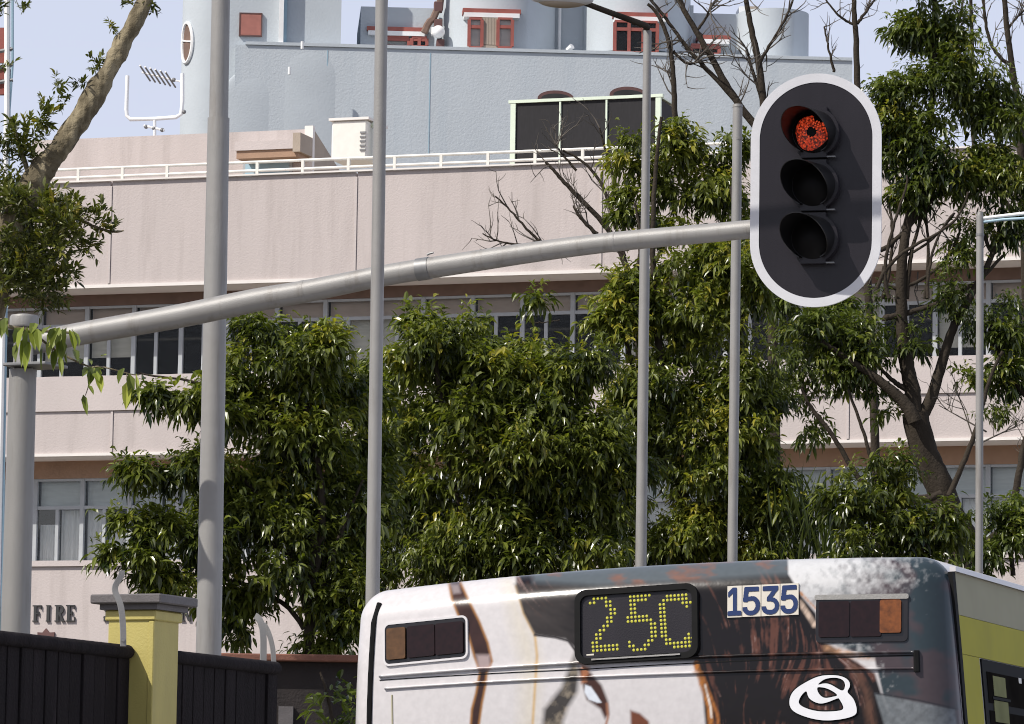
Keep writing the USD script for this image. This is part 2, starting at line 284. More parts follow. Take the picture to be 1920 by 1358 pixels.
# floors behind the windows so that rooms are dark but closed
PITCH = 90 * px(92) / math.cos(FA) * 1.01
wi = 0
u = UL + 0.3
u_ref = fu(66, RW, 950)
k0 = math.ceil((UL - u_ref) / PITCH); k1 = math.floor((UR - u_ref) / PITCH) - 1
def window_row(z0, z1, zt, kind):
    """one window per bay: transom frame with one upper light and two lower lights"""
    wf, gl = RW, RW - 0.05
    for k in range(k0, k1):
        a = u_ref + k * PITCH; b = a + PITCH; t = 0.035
        x0, _ = project(fw(a, RW, z1)); x1, _ = project(fw(b, RW, z1))
        if x1 < -60 or x0 > 1990: continue
        r = random.Random(k * 7 + (1 if kind == 'upper' else 2)); mid = a + (b - a) * 0.47
        m = MB()
        fbox(m, a, a + 0.045, wf - 0.09, wf + 0.012, z0, z1); fbox(m, b - 0.045, b - 0.0, wf - 0.09, wf + 0.01, z0, z1)
        fbox(m, a + 0.046, b - 0.046, wf - 0.08, wf, zt - 0.035, zt + 0.035); fbox(m, a + 0.046, b - 0.046, wf - 0.08, wf, z1 - 0.05, z1)
        fbox(m, a + 0.046, b - 0.046, wf - 0.08, wf, z0, z0 + 0.05); fbox(m, mid - t, mid + t, wf - 0.078, wf - 0.003, z0 + 0.051, zt - 0.036)
        w = part('window', m, 'window_metal', st)
        for (c, d, e, f) in ((a + 0.046, b - 0.046, zt + 0.036, z1 - 0.051), (a + 0.046, mid - t, z0 + 0.051, zt - 0.036), (mid + t, b - 0.046, z0 + 0.051, zt - 0.036)):
            m = MB(); fbox(m, c + 0.002, d - 0.002, gl - 0.006, gl, e + 0.002, f - 0.002); part('pane', m, 'glass' if kind == 'lower' else 'dark_glass', w)
        # blinds and curtains hung inside
        if kind == 'upper':
            m = MB(); fbox(m, a + 0.05, b - 0.05, gl - 0.16, gl - 0.14, zt + 0.01, z1 - 0.02); part('blind', m, 'blind_pink', w)
            if r.random() < 0.3 or (fu(600, RW) < a < fu(760, RW)):
                m = MB(); fbox(m, a + 0.05, b - 0.05, gl - 0.16, gl - 0.14, z0 + (zt - z0) * r.uniform(0.0, 0.5), zt - 0.02); part('blind', m, 'blind_grey', w)
        else:
            m = MB(); fbox(m, a + 0.05, b - 0.05, gl - 0.16, gl - 0.14, zt + 0.01, z1 - 0.02); part('blind', m, 'blind_grey', w)
            for (c, d) in ((a + 0.05, mid - 0.02), (mid + 0.02, b - 0.05)):
                n = 14; uu = np.linspace(c, d, n); ww = gl - 0.15 - 0.02 * np.sin(np.arange(n) * 2.1 + r.random() * 6); top = z0 + (zt - z0) * r.choice([0.72, 0.75, 0.97, 0.7])
                v = [fw(q, s, z0 + 0.02) for q, s in zip(uu, ww)] + [fw(q, s, top) for q, s in zip(uu, ww)]
                m = MB().add(v, [[i, i + 1, n + i + 1, n + i] for i in range(n - 1)]); part('curtain', m, 'curtain', w)
window_row(zB_top - 0.1, zL1 - 0.125, fz(607, RW), 'upper')
window_row(zC_top - 0.02, zW2_top - 0.004, fz(950, RW), 'lower')
# railing on the roof edge
rl = group_part('railing', st)
zr1, zr2 = fz(309), fz(325)
m = MB()
for z in (zr1, zr2): m.tube([fw(fu(60), -0.15, z), fw(fu(1560), -0.15, z)], 0.032, 8)
part('rail', m, 'cream_metal', rl, smooth=40)
_u = fu(142, 0, 318); du = fu(225, 0, 318) - _u
for k in range(-1, 17):
    m = MB(); fbox(m, _u + k * du - 0.03, _u + k * du + 0.03, -0.17, -0.118, zA_top - 0.2, zr1 + 0.01); part('post', m, 'cream_metal', rl)
# penthouse on the roof with a sloping top and a flat canopy
zp = fz(243, -3.5, 560); uP0, uP1 = fu(60, -3.5, 260), fu(583, -3.5, 260)
prof = [(-3.5, zA_top - 0.2), (-3.5, zp), (-7.6, zA_top - 0.2 + 0.15), (-7.6, zA_top - 0.2)]
m = MB(); v = [fw(uP0, w, z) for w, z in prof] + [fw(uP1, w, z) for w, z in prof]
m.add(v[:4] + v[4:], [[0, 1, 5, 4], [1, 2, 6, 5], [2, 3, 7, 6], [3, 0, 4, 7]]); m.add(v, [[0, 3, 2, 1], [4, 5, 6, 7]])
ph = part('penthouse', m, 'pink_plaster', st)
m = MB(); v = [fw(uP1 + 0.004, w, z) for w, z in prof] + [fw(uP1 + 0.06, w, z) for w, z in prof]
m.add(v, [[0, 3, 2, 1], [4, 5, 6, 7], [0, 1, 5, 4], [1, 2, 6, 5], [2, 3, 7, 6], [3, 0, 4, 7]]); part('gable_wall', m, 'tan_wall', ph)  # end wall coloured in its shade tone instead of the pink plaster
m = MB(); fbox(m, uP1 - 0.1, uP1 + 0.09, -3.5, -3.38, zA_top - 0.2, zp + 0.05); part('corner_pier', m, 'pale_edge', ph)
c0, c1 = fu(440, -2.7, 275), fu(560, -2.7, 275); zc0, zc1 = fz(283, -2.7, 500), fz(264, -2.7, 500)
m = MB(); fbox(m, c0, c1, -3.49, -2.7, zc0 + 0.03, zc1); cn = part('canopy', m, 'pink_plaster_pale', ph)
m = MB(); fbox(m, c0 + 0.03, c1 - 0.03, -3.49, -2.74, zc0 - 0.14, zc0 + 0.027); part('canopy_soffit', m, 'tan_plaster', cn)
m = MB(); fbox(m, c1 - 0.12, c1 + 0.05, -3.49, -2.66, zc0 - 0.05, zc1 + 0.14); part('canopy_end', m, 'tan_wall', cn)
a, b = fu(456, -3.48, 312), fu(548, -3.48, 312); m = MB(); fbox(m, a, b, -3.5, -3.46, zA_top - 0.15, fz(299, -3.48, 500)); pw = part('window', m, 'window_metal', ph)
m = MB(); fbox(m, a + 0.06, b - 0.06, -3.459, -3.45, zA_top - 0.1, fz(302, -3.48, 500)); part('pane', m, 'sky_pipe', pw)
# lettering FIRE STATION
def serif(ch, w, h, t):
    """block capitals with slab serifs as shapely shapes"""
    R = lambda x0, y0, x1, y1: shapely.box(x0, y0, x1, y1)
    s, tw = t * 0.42, t * 1.1; S = lambda xc, y, e=1.0: R(xc - t * e, y, xc + t * e, y + s)
    if ch == 'F': p = [R(.18*w, 0, .18*w+tw, h), R(.05*w, 0, .6*w, s), R(.05*w, h-s, w*.95, h), R(.2*w, h*.5-s/2, .7*w, h*.5+s/2), R(.87*w, h*.74, .95*w, h), R(.62*w, h*.38, .7*w, h*.62)]
    elif ch == 'I': p = [R(.5*w-tw/2, 0, .5*w+tw/2, h), R(.15*w, 0, .85*w, s), R(.15*w, h-s, .85*w, h)]
    elif ch == 'R': p = [R(.16*w, 0, .16*w+tw, h), R(.03*w, 0, .5*w, s), R(.03*w, h-s, .6*w, h), Point(.52*w, h*.74).buffer(.27*h).difference(Point(.50*w, h*.74).buffer(.15*h)).intersection(R(.3*w, 0, w, h)), R(.2*w, h*.46, .55*w, h*.46+s), Polygon([(.42*w, h*.5), (.66*w, h*.5), (1.0*w, 0), (.72*w, 0)]), R(.7*w, 0, 1.04*w, s)]
    elif ch == 'E': p = [R(.16*w, 0, .16*w+tw, h), R(.03*w, 0, .95*w, s), R(.03*w, h-s, .92*w, h), R(.2*w, h*.5-s/2, .7*w, h*.5+s/2), R(.84*w, h*.74, .92*w, h), R(.87*w, 0, .95*w, h*.28), R(.62*w, h*.38, .7*w, h*.62)]
    elif ch == 'S': p = [LineString([(.82*w, .76*h), (.74*w, .9*h), (.5*w, .95*h), (.26*w, .87*h), (.22*w, .7*h), (.36*w, .57*h), (.64*w, .45*h), (.78*w, .3*h), (.72*w, .12*h), (.5*w, .05*h), (.26*w, .1*h), (.18*w, .25*h)]).buffer(t * .42), R(.78*w, .7*h, .86*w, h), R(.12*w, 0, .2*w, .3*h)]
    elif ch == 'T': p = [R(.5*w-tw/2, 0, .5*w+tw/2, h), R(.25*w, 0, .75*w, s), R(.03*w, h-s, .97*w, h), R(.03*w, h*.72, .11*w, h), R(.89*w, h*.72, .97*w, h)]
    elif ch == 'A': p = [Polygon([(.1*w, 0), (.2*w, 0), (.56*w, h), (.44*w, h)]), Polygon([(.70*w, 0), (.92*w, 0), (.6*w, h), (.42*w, h)]), R(.25*w, h*.3, .75*w, h*.3+s), R(-.02*w, 0, .36*w, s), R(.6*w, 0, 1.04*w, s)]
    elif ch == 'O': p = [shapely.affinity.scale(Point(.5*w, .5*h).buffer(.5*h), .92*w/h, 1).difference(shapely.affinity.scale(Point(.5*w, .5*h).buffer(.4*h), .62*w/h, 1))]
    elif ch == 'N': p = [R(.14*w, 0, .14*w+tw*.5, h), R(.8*w, 0, .8*w+tw*.5, h), Polygon([(.08*w, h), (.3*w, h), (.9*w, 0), (.7*w, 0)]), R(0, 0, .4*w, s), R(-.02*w, h-s, .3*w, h), R(.64*w, h-s, 1.04*w, h)]
    return shapely.union_all(p)
import shapely.affinity
hL = fz(1135, 0, 100) - fz(1166, 0, 100); zT = fz(1166, 0, 100)
sg = group_part('lettering', st)
for word, xa, xb in (('FIRE', 60, 144), ('STATION', 192, 362)):
    ua, ub = fu(xa, 0, 1150), fu(xb, 0, 1150); adv = (ub - ua) / len(word)
    for i, ch in enumerate(word):
        w = adv * (0.5 if ch == 'I' else 0.86); o = ua + i * adv + (adv - w) / 2
        m = MB().poly(serif(ch, w, hL, hL * 0.17), fw(o, 0.005, zT), FU, ZZ, FN, 0.04); part('letter', m, 'letter_black', sg)
# round crest fixed under the letters, only its pointed top shows over the fence
uc, zc = fp(87, 1203); pts = [((0.27 if i % 2 == 0 else 0.2) * math.sin(i * math.pi / 8), (0.27 if i % 2 == 0 else 0.2) * math.cos(i * math.pi / 8)) for i in range(16)]
cr = part('crest', MB().poly(Polygon(pts), fw(uc, 0.005, zc), FU, ZZ, FN, 0.04), 'terracotta', st)
part('crest_centre', MB().poly(Point(0, 0).buffer(0.12), fw(uc, 0.046, zc), FU, ZZ, FN, 0.03), 'letter_black', cr)

# things standing on its roof
t = thing('rooftop_unit', 'white box shaped plant unit on the roof behind the sloping gable painted in its shade tone', 'plant unit', fw(fu(655, -9, 255), -9, zA_top))
a, b = fu(621, -9, 255), fu(688, -9, 255); z0, z1 = fz(300, -9, 655), fz(226, -9, 655)
part('casing', fbox(MB(), a, b, -10.2, -9, z0, z1, 0.04), 'cream_metal', t); part('casing_lid', fbox(MB(), a - 0.05, b + 0.05, -10.25, -8.95, z1 + 0.003, z1 + 0.06), 'pale_edge', t)
m = MB()
for k in range(5): fbox(m, b - 0.16 + 0.0, b - 0.02, -8.998, -8.97, z0 + 0.2 + k * 0.1, z0 + 0.24 + k * 0.1)
part('grille', m, 'dull_steel', t)
part('duct', MB().tube([fw(b + 0.12, -9.3, z0), fw(b + 0.12, -9.3, z1 - 0.15), fw(b + 0.02, -9.3, z1 - 0.05)], 0.07, 10), 'green_white_metal', t, smooth=40)
# dark screened enclosure with pale green frame
GW = -2.2
t = thing('rooftop_enclosure', 'dark netted enclosure with pale green white frame on the pink roof', 'enclosure', fw(fu(1100, GW, 250), GW, zA_top))
gz1, gz0 = fz(189, GW, 965), zA_top - 0.1; g0, g1 = fu(962, GW, 250), fu(1234, GW, 250)
mull = [g0] + [fu(x, GW, 250) for x in (1050, 1137)] + [g1]
for a, b in zip(mull[:-1], mull[1:]): part('screen', fbox(MB(), a + 0.03, b - 0.03, GW - 0.03, GW - 0.01, gz0, gz1 - 0.05), 'dark_netting', t)
for i, a in enumerate(mull):
    hw_ = 0.055 if i in (0, 3) else 0.018
    part('frame_post', fbox(MB(), a - hw_, a + hw_, GW - 0.06, GW + 0.03, gz0, gz1 - 0.06), 'green_white_metal', t)
part('top_rail', fbox(MB(), g0 - 0.1, g1 + 0.1, GW - 0.08, GW + 0.04, gz1 - 0.058, gz1 + 0.005), 'green_white_metal', t)
part('back_wall', fbox(MB(), g0, g1, GW - 1.3, GW - 1.2, gz0, gz1 - 0.1), 'dark_netting', t)
part('flat_roof', fbox(MB(), g0, g1, GW - 1.3, GW - 0.09, gz1 - 0.03, gz1 + 0.0), 'green_white_metal', t)
for a in (g0, g1): part('side_screen', fbox(MB(), a - 0.02, a + 0.02, GW - 1.18, GW - 0.07, gz0, gz1 - 0.1), 'dark_netting', t)
# television aerial
AW = -6.0
def aw(x, y): a, z = fp(x, y, AW); return fw(a, AW, z)
t = thing('roof_aerial', 'white U shaped television aerial above the pink roof left of the grey tower', 'aerial', aw(290, 250))
part('mast', MB().tube([aw(290, 262), aw(290, 222)], 0.035, 8), 'white_paint', t, smooth=40)
part('frame', MB().tube([aw(239, 142), aw(237, 205), aw(238, 217), aw(244, 224), aw(290, 223), aw(330, 220), aw(340, 214), aw(342, 190), aw(342, 138)], 0.045, 8), 'white_paint', t, smooth=40)
part('boom', MB().tube([aw(266, 136), aw(345, 155)], 0.02, 6), 'white_paint', t)
for k in range(6):
    x, y = 272 + k * 9.5, 137.5 + k * 2.4; p = aw(x, y)
    part('element', MB().tube([p - ZZ * 0.12 - FN * 0.3, p + ZZ * 0.12 + FN * 0.3], 0.022, 6), 'dull_steel', t)
for x, y in ((274, 238), (289, 241), (304, 244), (326, 150), (345, 210)): part('insulator', MB().tm(trimesh.creation.icosphere(1, 0.05).apply_translation(aw(x, y))), 'dull_steel', t)
part('base_bar', MB().tube([aw(270, 236), aw(308, 245)], 0.03, 6), 'white_paint', t)

# ------------------------------------------------------------------ blue-grey building with round turrets
GY = 130.0; GA = math.radians(3.5)
GU = np.array([math.cos(GA), math.sin(GA), 0]); GN = np.array([math.sin(GA), -math.cos(GA), 0]); G0 = at(900, 200, GY); G0[2] = 0
def gw(u, w, z): return G0 + GU * u + GN * w + ZZ * z
def gp(x, y, w=0.0):
    p = on_plane(x, y, G0 + GN * w, GN) - G0; return np.dot(p, GU), p[2]
def gbox(mb, u0, u1, w0, w1, z0, z1, c=0): return mb.box(gw(u0, w0, z0), GU * (u1 - u0), GN * (w1 - w0), ZZ * (z1 - z0), c)
def gcyl(mb, x, y0, y1, rp, w, dome=False, n=40, flat=1):
    """upright round turret centred at picture x, from height y1 up to y0, radius rp"""
    u, zt = gp(x, y0, w); zb = gp(x, y1, w)[1]; r = rp * px(GY)
    P = [gw(u, w - 0.0, zb), gw(u, w, zt)]; R = [r, r]
    if dome:
        P = [gw(u, w, zb), gw(u, w, zt - r)] + [gw(u, w, zt - r + r * math.sin(q)) for q in np.linspace(0.15, 1.57, 9)]; R = [r, r] + [max(0.01, r * math.cos(q)) for q in np.linspace(0.15, 1.57, 9)]
    if flat != 1:
        mb2 = MB(); mb2.tube(P, R, n); v, f = mb2.arrays(); c = gw(u, w, 0); q = (v - c) @ GN; mb.add(v - np.outer(q * (1 - flat), GN), f)
    else: mb.tube(P, R, n)
    return u, zt, zb, r
gb = thing('turreted_building', 'tall blue grey rendered building with round turrets and red window frames on the skyline', 'building', gw(0, 0, 0))
zG = gp(900, 96)[1]; uL, uR1 = gp(440, 150)[0], gp(1598, 150)[0]
m = MB(); gbox(m, uL, uR1, -14, 0, 0, zG, 0); part('main_wall', m, 'blue_grey_render', gb)
m = MB(); gbox(m, uL + 0.3, uR1 - 0.01, -0.25, 0.05, zG + 0.003, zG + 0.10); part('parapet', m, 'blue_grey_smooth', gb)
m = MB(); 
for x in (613, 806): u = gp(x, 150)[0]; gbox(m, u - 0.012, u + 0.012, 0.002, 0.012, gp(x, 290)[1], zG - 0.1)
part('render_joint', m, 'sky_pipe', gb)
# left tower with rounded left corner
zt = gp(500, -160)[1]
m = MB(); gbox(m, gp(420, 50)[0], gp(640, 50)[0], -9, -0.4, 0, zt); tw = part('tower', m, 'blue_grey_smooth', gb)
m = MB(); gcyl(m, 420, -160, 700, 75, -0.4 - 75 * px(GY)); part('round_corner', m, 'blue_grey_smooth', gb, smooth=40)
# oval window with white rim near the corner of the tower
u, z = gp(353, 80, -0.9); r_ = np.linspace(0, 2 * math.pi, 25)
ctr = gw(gp(420, -160, -1.59)[0], -1.59, z); rc = 75 * px(GY) * 1.0
def onround(ang, dz, off): return ctr + (rc + off) * (GU * -math.sin(ang) + GN * math.cos(ang)) + ZZ * dz
m = MB(); m.tube([onround(1.02 + 0.24 * math.cos(q), 0.62 * math.sin(q), 0.03) for q in r_], 0.055, 6, caps=False); ov = part('oval_window', m, 'white_paint', gb)
vv = [onround(1.02, 0, 0.03)] + [onround(1.02 + 0.23 * math.cos(q), 0.6 * math.sin(q), 0.02) for q in r_]; part('pane', MB().add(vv, [[0, i, i + 1] for i in range(1, 25)]), 'brown_board', ov)
part('glazing_bar', MB().tube([onround(1.02 - 0.22, 0.0, 0.05), onround(1.02 + 0.22, 0.1, 0.05)], 0.03, 5), 'white_paint', ov)
u, z = gp(470, 47, -0.4); m = MB(); gbox(m, u - 20 * px(GY), u + 20 * px(GY), -0.42, -0.33, z - 0.32, z + 0.32); sw = part('blocked_window', m, 'brick_red', gb)
m = MB(); h = 22 * px(GY)
for (a, b, c, d) in ((-h, h, .325, .36), (-h, h, -.36, -.325), (-h, -h + .04, -.324, .324), (h - .04, h, -.324, .324)): gbox(m, u + a, u + b, -0.42, -0.32, z + c, z + d)
part('frame', m, 'terracotta', sw)
u = gp(527, 60, -0.2)[0]; m = MB(); gbox(m, u - 0.07, u + 0.07, -0.45, -0.05, gp(527, 132)[1], zt); part('white_fin', m, 'white_paint', gb)
m = MB(); gbox(m, u - 0.06, u + 0.17, -0.39, -0.28, gp(527, 132)[1], zt); part('shading_strip', m, 'sky_pipe', gb)  # blue strip carries the blue-grey shading of the white pipe
m = MB(); gcyl(m, 472, 130, 330, 52, -0.05, True, flat=.08); part('domed_buttress', m, 'blue_grey_smooth', gb, smooth=40)
m = MB(); gcyl(m, 583, 84, 330, 62, -0.05, True, flat=.08); part('domed_buttress', m, 'blue_grey_smooth', gb, smooth=40)
for x, y in ((567, 84), (543, 132)): m = MB(); gcyl(m, x, y - 6, y + 8, 3, 0.9, False, 8); part('vent', m, 'white_paint', gb, smooth=40)
# storey behind the parapet: flat bay, round bays, oriel frames
def ubox(name, x0, x1, y0, w0, w1, matn='blue_grey_smooth', ytop=None):
    m = MB(); gbox(m, gp(x0, 60, w1)[0], gp(x1, 60, w1)[0], w0, w1, zG - 0.3, gp((x0 + x1) / 2, y0, w1)[1]); return part(name, m, matn, gb)
ubox('upper_bay', 676, 815, 14, -6, -1.6)
ubox('upper_bay', 828, 880, -60, -7, -1.9)
def gwindow(x0, x1, y0, y1, w, cols, pane='dark_glass', tr=0.3, frame='red_paint'):
    u0, z1 = gp(x0, y0, w); u1, z0 = gp(x1, y1, w); m = MB(); t = 0.05
    gbox(m, u0, u1, w - 0.05, w + 0.05, z0, z0 + 0.07); gbox(m, u0, u1, w - 0.05, w + 0.05, z1 - 0.07, z1)
    for i in range(cols + 1):
        c = u0 + (u1 - u0) * i / cols; gbox(m, c - t, c + t, w - 0.049, w + 0.052, z0 + 0.071, z1 - 0.071)
    zz_ = z1 - (z1 - z0) * tr
    for i in range(cols): gbox(m, u0 + (u1 - u0) * i / cols + t + .001, u0 + (u1 - u0) * (i + 1) / cols - t - .001, w - 0.04, w + 0.04, zz_ - 0.05, zz_ + 0.05)
    q = part('window', m, frame, gb)
    for i in range(cols):
        c, d = u0 + (u1 - u0) * i / cols + t, u0 + (u1 - u0) * (i + 1) / cols - t
        for e, f in ((z0 + .07, zz_ - .05), (zz_ + .05, z1 - .07)):
            part('pane', gbox(MB(), c + .004, d - .004, w - 0.03, w - 0.015, e + .004, f - .004), pane, q)
    part('reveal', gbox(MB(), u0 + 0.0, u1 - 0.0, w - 0.4, w - 0.06, z0 + .01, z1 - .01), 'room_dark' if pane == 'dark_glass' else 'blind_pink', q)
    return q
def hood(x0, x1, y, w0, w1, h=9):
    """red band over a white moulding above a window"""
    u0, z = gp(x0, y, w1); u1 = gp(x1, y, w1)[0]
    q = part('hood_mould', gbox(MB(), u0, u1, w0, w1, z - 0.13, z), 'red_paint', gb)
    part('white_mould', gbox(MB(), u0 + 0.04, u1 - 0.04, w0, w1 + 0.02, z - 0.27, z - 0.134), 'white_paint', q)
# bay 1 (over the pole), with stepped brown gable edge on the right
hood(688, 800, 49, -2.2, -1.45); gwindow(722, 766, 67, 90, -1.55, 1); gwindow(772, 800, 68, 90, -1.5, 2)
m = MB(); P = [(795, 62), (801, 48), (806, 40), (812, 36), (818, 22), (824, 18), (826, 0), (828, -20)]
m.tube([gw(*(lambda q: (q[0], -1.3, q[1]))(gp(x, y, -1.3))) for x, y in P], 0.11, 6); part('stepped_gable', m, 'brown_board', gb)
for x, y, s in ((822, 12, 0.13), (822, 45, 0.13), (815, 58, 0.10), (826, 82, 0.12)): u, z = gp(x, y, -1.2); part('gable_stone', gbox(MB(), u - s, u + s, -1.5, -1.2, z - s * 1.2, z + s * 1.2, 0.02), 'terracotta' if s > 0.11 else 'white_paint', gb)
u, z = gp(822, 60, -1.15); part('white_finial', MB().tm(trimesh.creation.icosphere(2, 0.2).apply_translation(gw(u, -1.15, z))), 'white_paint', gb, smooth=True)
# round bay 2 with its broad window
m = MB(); gcyl(m, 934, -120, 110, 113, -2.3); part('round_bay', m, 'blue_grey_smooth', gb, smooth=40)
hood(868, 977, 15, -1.2, -0.35, 9); gwindow(880, 903, 33, 92, -0.3, 1, 'glass'); gwindow(934, 960, 33, 92, -0.3, 1, 'glass')
m = MB(); u0, z1 = gp(904, 33, -0.32); u1, z0 = gp(933, 92, -0.32)
for i in range(5): c = u0 + (u1 - u0) * (i + .5) / 5; gbox(m, c - .045, c + .045, -0.36, -0.3, z0 + .12, z1)
gbox(m, u0, u1, -0.4, -0.29, z0, z0 + .1); part('shutter', m, 'tan_wall', gb)
# link with a drain pipe, small ventilators
ubox('upper_bay', 1040, 1110, -80, -6, -2.4)
u, z = gp(1049, 30, -2.3); part('drain_pipe', MB().tube([gw(u, -2.2, zG - 0.1), gw(u, -2.2, z + 1.2)], 0.05, 8), 'white_paint', gb, smooth=40)
u, z = gp(1068, 88, -0.1); part('ventilator', MB().tube([gw(u, -0.5, zG), gw(u, -0.5, zG + 0.22), gw(u + .1, -0.4, zG + .3)], 0.09, 10), 'white_paint', gb, smooth=40)
# round bay 3 with red window
m = MB(); gcyl(m, 1196, -120, 112, 104, -2.2); part('round_bay', m, 'blue_grey_smooth', gb, smooth=40)
hood(1150, 1252, 22, -1.2, -0.35, 9); gwindow(1153, 1232, 38, 102, -0.3, 3, 'dark_glass', 0.27)
# bay 4, low block and the round end turret
ubox('upper_bay', 1285, 1300, 10, -6, -1.8); ubox('upper_bay', 1300, 1400, 26, -6, -2.0)
hood(1308, 1370, 65, -2.1, -1.4); gwindow(1296, 1348, 82, 104, -1.5, 2)
m = MB(); gcyl(m, 1450, 28, 125, 69, -2.0, n=48); part('end_turret', m, 'blue_grey_smooth', gb, smooth=40)
for x in (1395, 1412): u, z = gp(x, 18, -2); part('chimney', gbox(MB(), u - .14, u + .14, -3, -2, zG, z + .1), 'tan_wall' if x == 1412 else 'white_paint', gb)
# arched red-brown window heads lower on the wall
for x0, x1, y in ((1008, 1076, 172), (1143, 1212, 165)):
    u0, z = gp(x0, y + 12); u1 = gp(x1, y + 12)[0]; c = (u0 + u1) / 2; hw_ = (u1 - u0) / 2
    pg = Polygon([(hw_ * math.cos(q), 0.24 * math.sin(q)) for q in np.linspace(0, math.pi, 16)] + [(-hw_, -1.6), (hw_, -1.6)])
    q = part('arched_window', MB().poly(pg, gw(c, 0.003, z), GU, ZZ, GN, 0.05), 'terracotta', gb)
    pg2 = Polygon([(hw_ * .8 * math.cos(q_), 0.14 * math.sin(q_)) for q_ in np.linspace(0, math.pi, 16)] + [(-hw_ * .8, -1.5), (hw_ * .8, -1.5)])
    part('pane', MB().poly(pg2, gw(c, 0.056, z), GU, ZZ, GN, 0.01), 'room_dark', q)

# red and white mast at the left edge
t = thing('lattice_mast', 'red and white painted mast behind the leaves at the far left edge', 'mast', [*at(5, 700, 62)[:2], 0])
for x in (13.5, 23.5): p0, p1 = at(x + 2, 700, 62), at(x, -150, 62); p0[2] = 0; part('leg', MB().tube([p0, at(x - (6 if x > 20 else 0), 205, 62), at(x, 120, 62), p1], 0.02 if x > 20 else 0.045, 8), 'white_paint' if x < 20 else 'sky_pipe', t, smooth=40)
for y0, y1 in ((52, 118), (128, 178)): part('red_panel', MB().box(at(-60, y1, 62.1), at(8, y1, 62.1) - at(-60, y1, 62.1), [0, .06, 0], at(-60, y0, 62.1) - at(-60, y1, 62.1)), 'red_paint', t)
part('red_flag_panel', MB().add([at(15, 130, 62.05), at(25, 130, 62.05), at(15, 168, 62.05), at(15, 130, 62.12), at(25, 130, 62.12), at(15, 168, 62.12)], [[0, 2, 1], [3, 4, 5], [0, 1, 4], [0, 4, 3], [1, 2, 5], [1, 5, 4], [2, 0, 3], [2, 3, 5]]), 'red_paint', t)
for y in (92, 122, 150): part('brace', MB().tube([at(-40, y + 12, 62), at(24, y, 62)], 0.03, 6), 'dull_steel', t)

# ------------------------------------------------------------------ mast arm traffic signal
def pole_pts(x, y, Y, dx, ytop):
    """foot on the ground and top for an upright pole seen at (x, y)"""
    p = at(x, y, Y); return np.array([p[0], p[1], 0.0]), np.array([p[0], p[1], at(x, ytop, Y)[2]])
D0 = 25.4
f0, t0 = pole_pts(37, 900, D0, 0, 592)
ts = thing('traffic_signal', 'grey mast arm traffic signal with a red light on its black white-edged board', 'traffic light', f0)
def lathe(mb, c, prof, n=28):
    """prof: (radius, height) pairs from bottom to top about the vertical through c"""
    c = np.asarray(c, float); return mb.tube([c + ZZ * h for r, h in prof], [max(r, 1e-3) for r, h in prof], n)
zfl = at(37, 690, D0)[2]; zcp = at(45, 595, D0)[2]
part('pole', MB().tube([f0, [f0[0], f0[1], zfl - 0.01]], [0.098, 0.080], 28), 'galvanised', ts, smooth=50)
part('base_plate', MB().box(f0 - RX * .2 - AX * .2, RX * .4, AX * .4, ZZ * 0.03, 0.005), 'galvanised', ts)
pf = np.array([f0[0], f0[1], 0]); RXs = np.array([math.cos(math.radians(25)), -math.sin(math.radians(25)), 0]); AXs = np.array([math.sin(math.radians(25)), math.cos(math.radians(25)), 0])
part('collar_plate', MB().box(pf + ZZ * zfl - RXs * 0.06 - AXs * 0.13, RXs * 0.29, AXs * 0.26, ZZ * 0.018, 0.004), 'dull_steel', ts)
part('top_tube', MB().tube([pf + ZZ * (zfl + .02), pf + ZZ * (zcp - .02)], 0.040, 20), 'galvanised_pale', ts, smooth=50)
lp = MB(); lathe(lp, pf + ZZ * (zcp - 0.06), [(0.082, 0), (0.086, 0.01), (0.086, 0.055), (0.078, 0.07), (0.03, 0.078), (0.001, 0.08)]); part('pole_cap', lp, 'galvanised_pale', ts, smooth=40)
for s in (-1, 1): part('clamp_bolt', MB().tube([pf + RXs * .055 * s + ZZ * (zfl - .02), pf + RXs * .055 * s + ZZ * (zcp - .05)], 0.011, 8), 'galvanised_pale', ts, smooth=40)
# the arm: swept up from the pole, tapering to the board
arm_px = [(60, 645, 43), (150, 626, 44), (270, 605, 45), (400, 580, 46), (480, 563, 45), (570, 547, 43), (720, 517, 41), (850, 496, 41), (960, 479, 40), (1150, 454, 38), (1300, 440, 37), (1415, 429, 36)]
P, Rr = [], []
for x, y, d in arm_px:
    Y = D0 + 0.05 - (x - 60) / 1350 * 1.45; P.append(at(x, y, Y)); Rr.append(d * px(Y) / 2 * 0.985)
from scipy.interpolate import CubicSpline
tt = np.array([a[0] for a in arm_px]); cs, cr_ = CubicSpline(tt, np.array(P)), CubicSpline(tt, np.array(Rr)); q = np.linspace(60, 1415, 60)
armM = MB().tube(cs(q), cr_(q), 32); part('mast_arm', armM, 'galvanised_pale', ts, smooth=50)
for x, w, g in ((570, .02, .0025), (1152, .025, .003)):
    part('weld_ring', MB().tube(cs(np.array([x - 4, x, x + 4])), cr_(np.array([x - 4, x, x + 4])) + np.array([.001, g, .001]), 32), 'galvanised_pale', ts, smooth=50)
part('clamp_band', MB().tube(cs(np.linspace(783, 806, 4)), cr_(np.linspace(783, 806, 4)) + 0.004, 32), 'dull_steel', ts, smooth=50)
part('clamp_tail', MB().tube([cs(800) + ZZ * .078, cs(806) + ZZ * .084, cs(812) + ZZ * .085], .006, 6), 'dull_steel', ts)
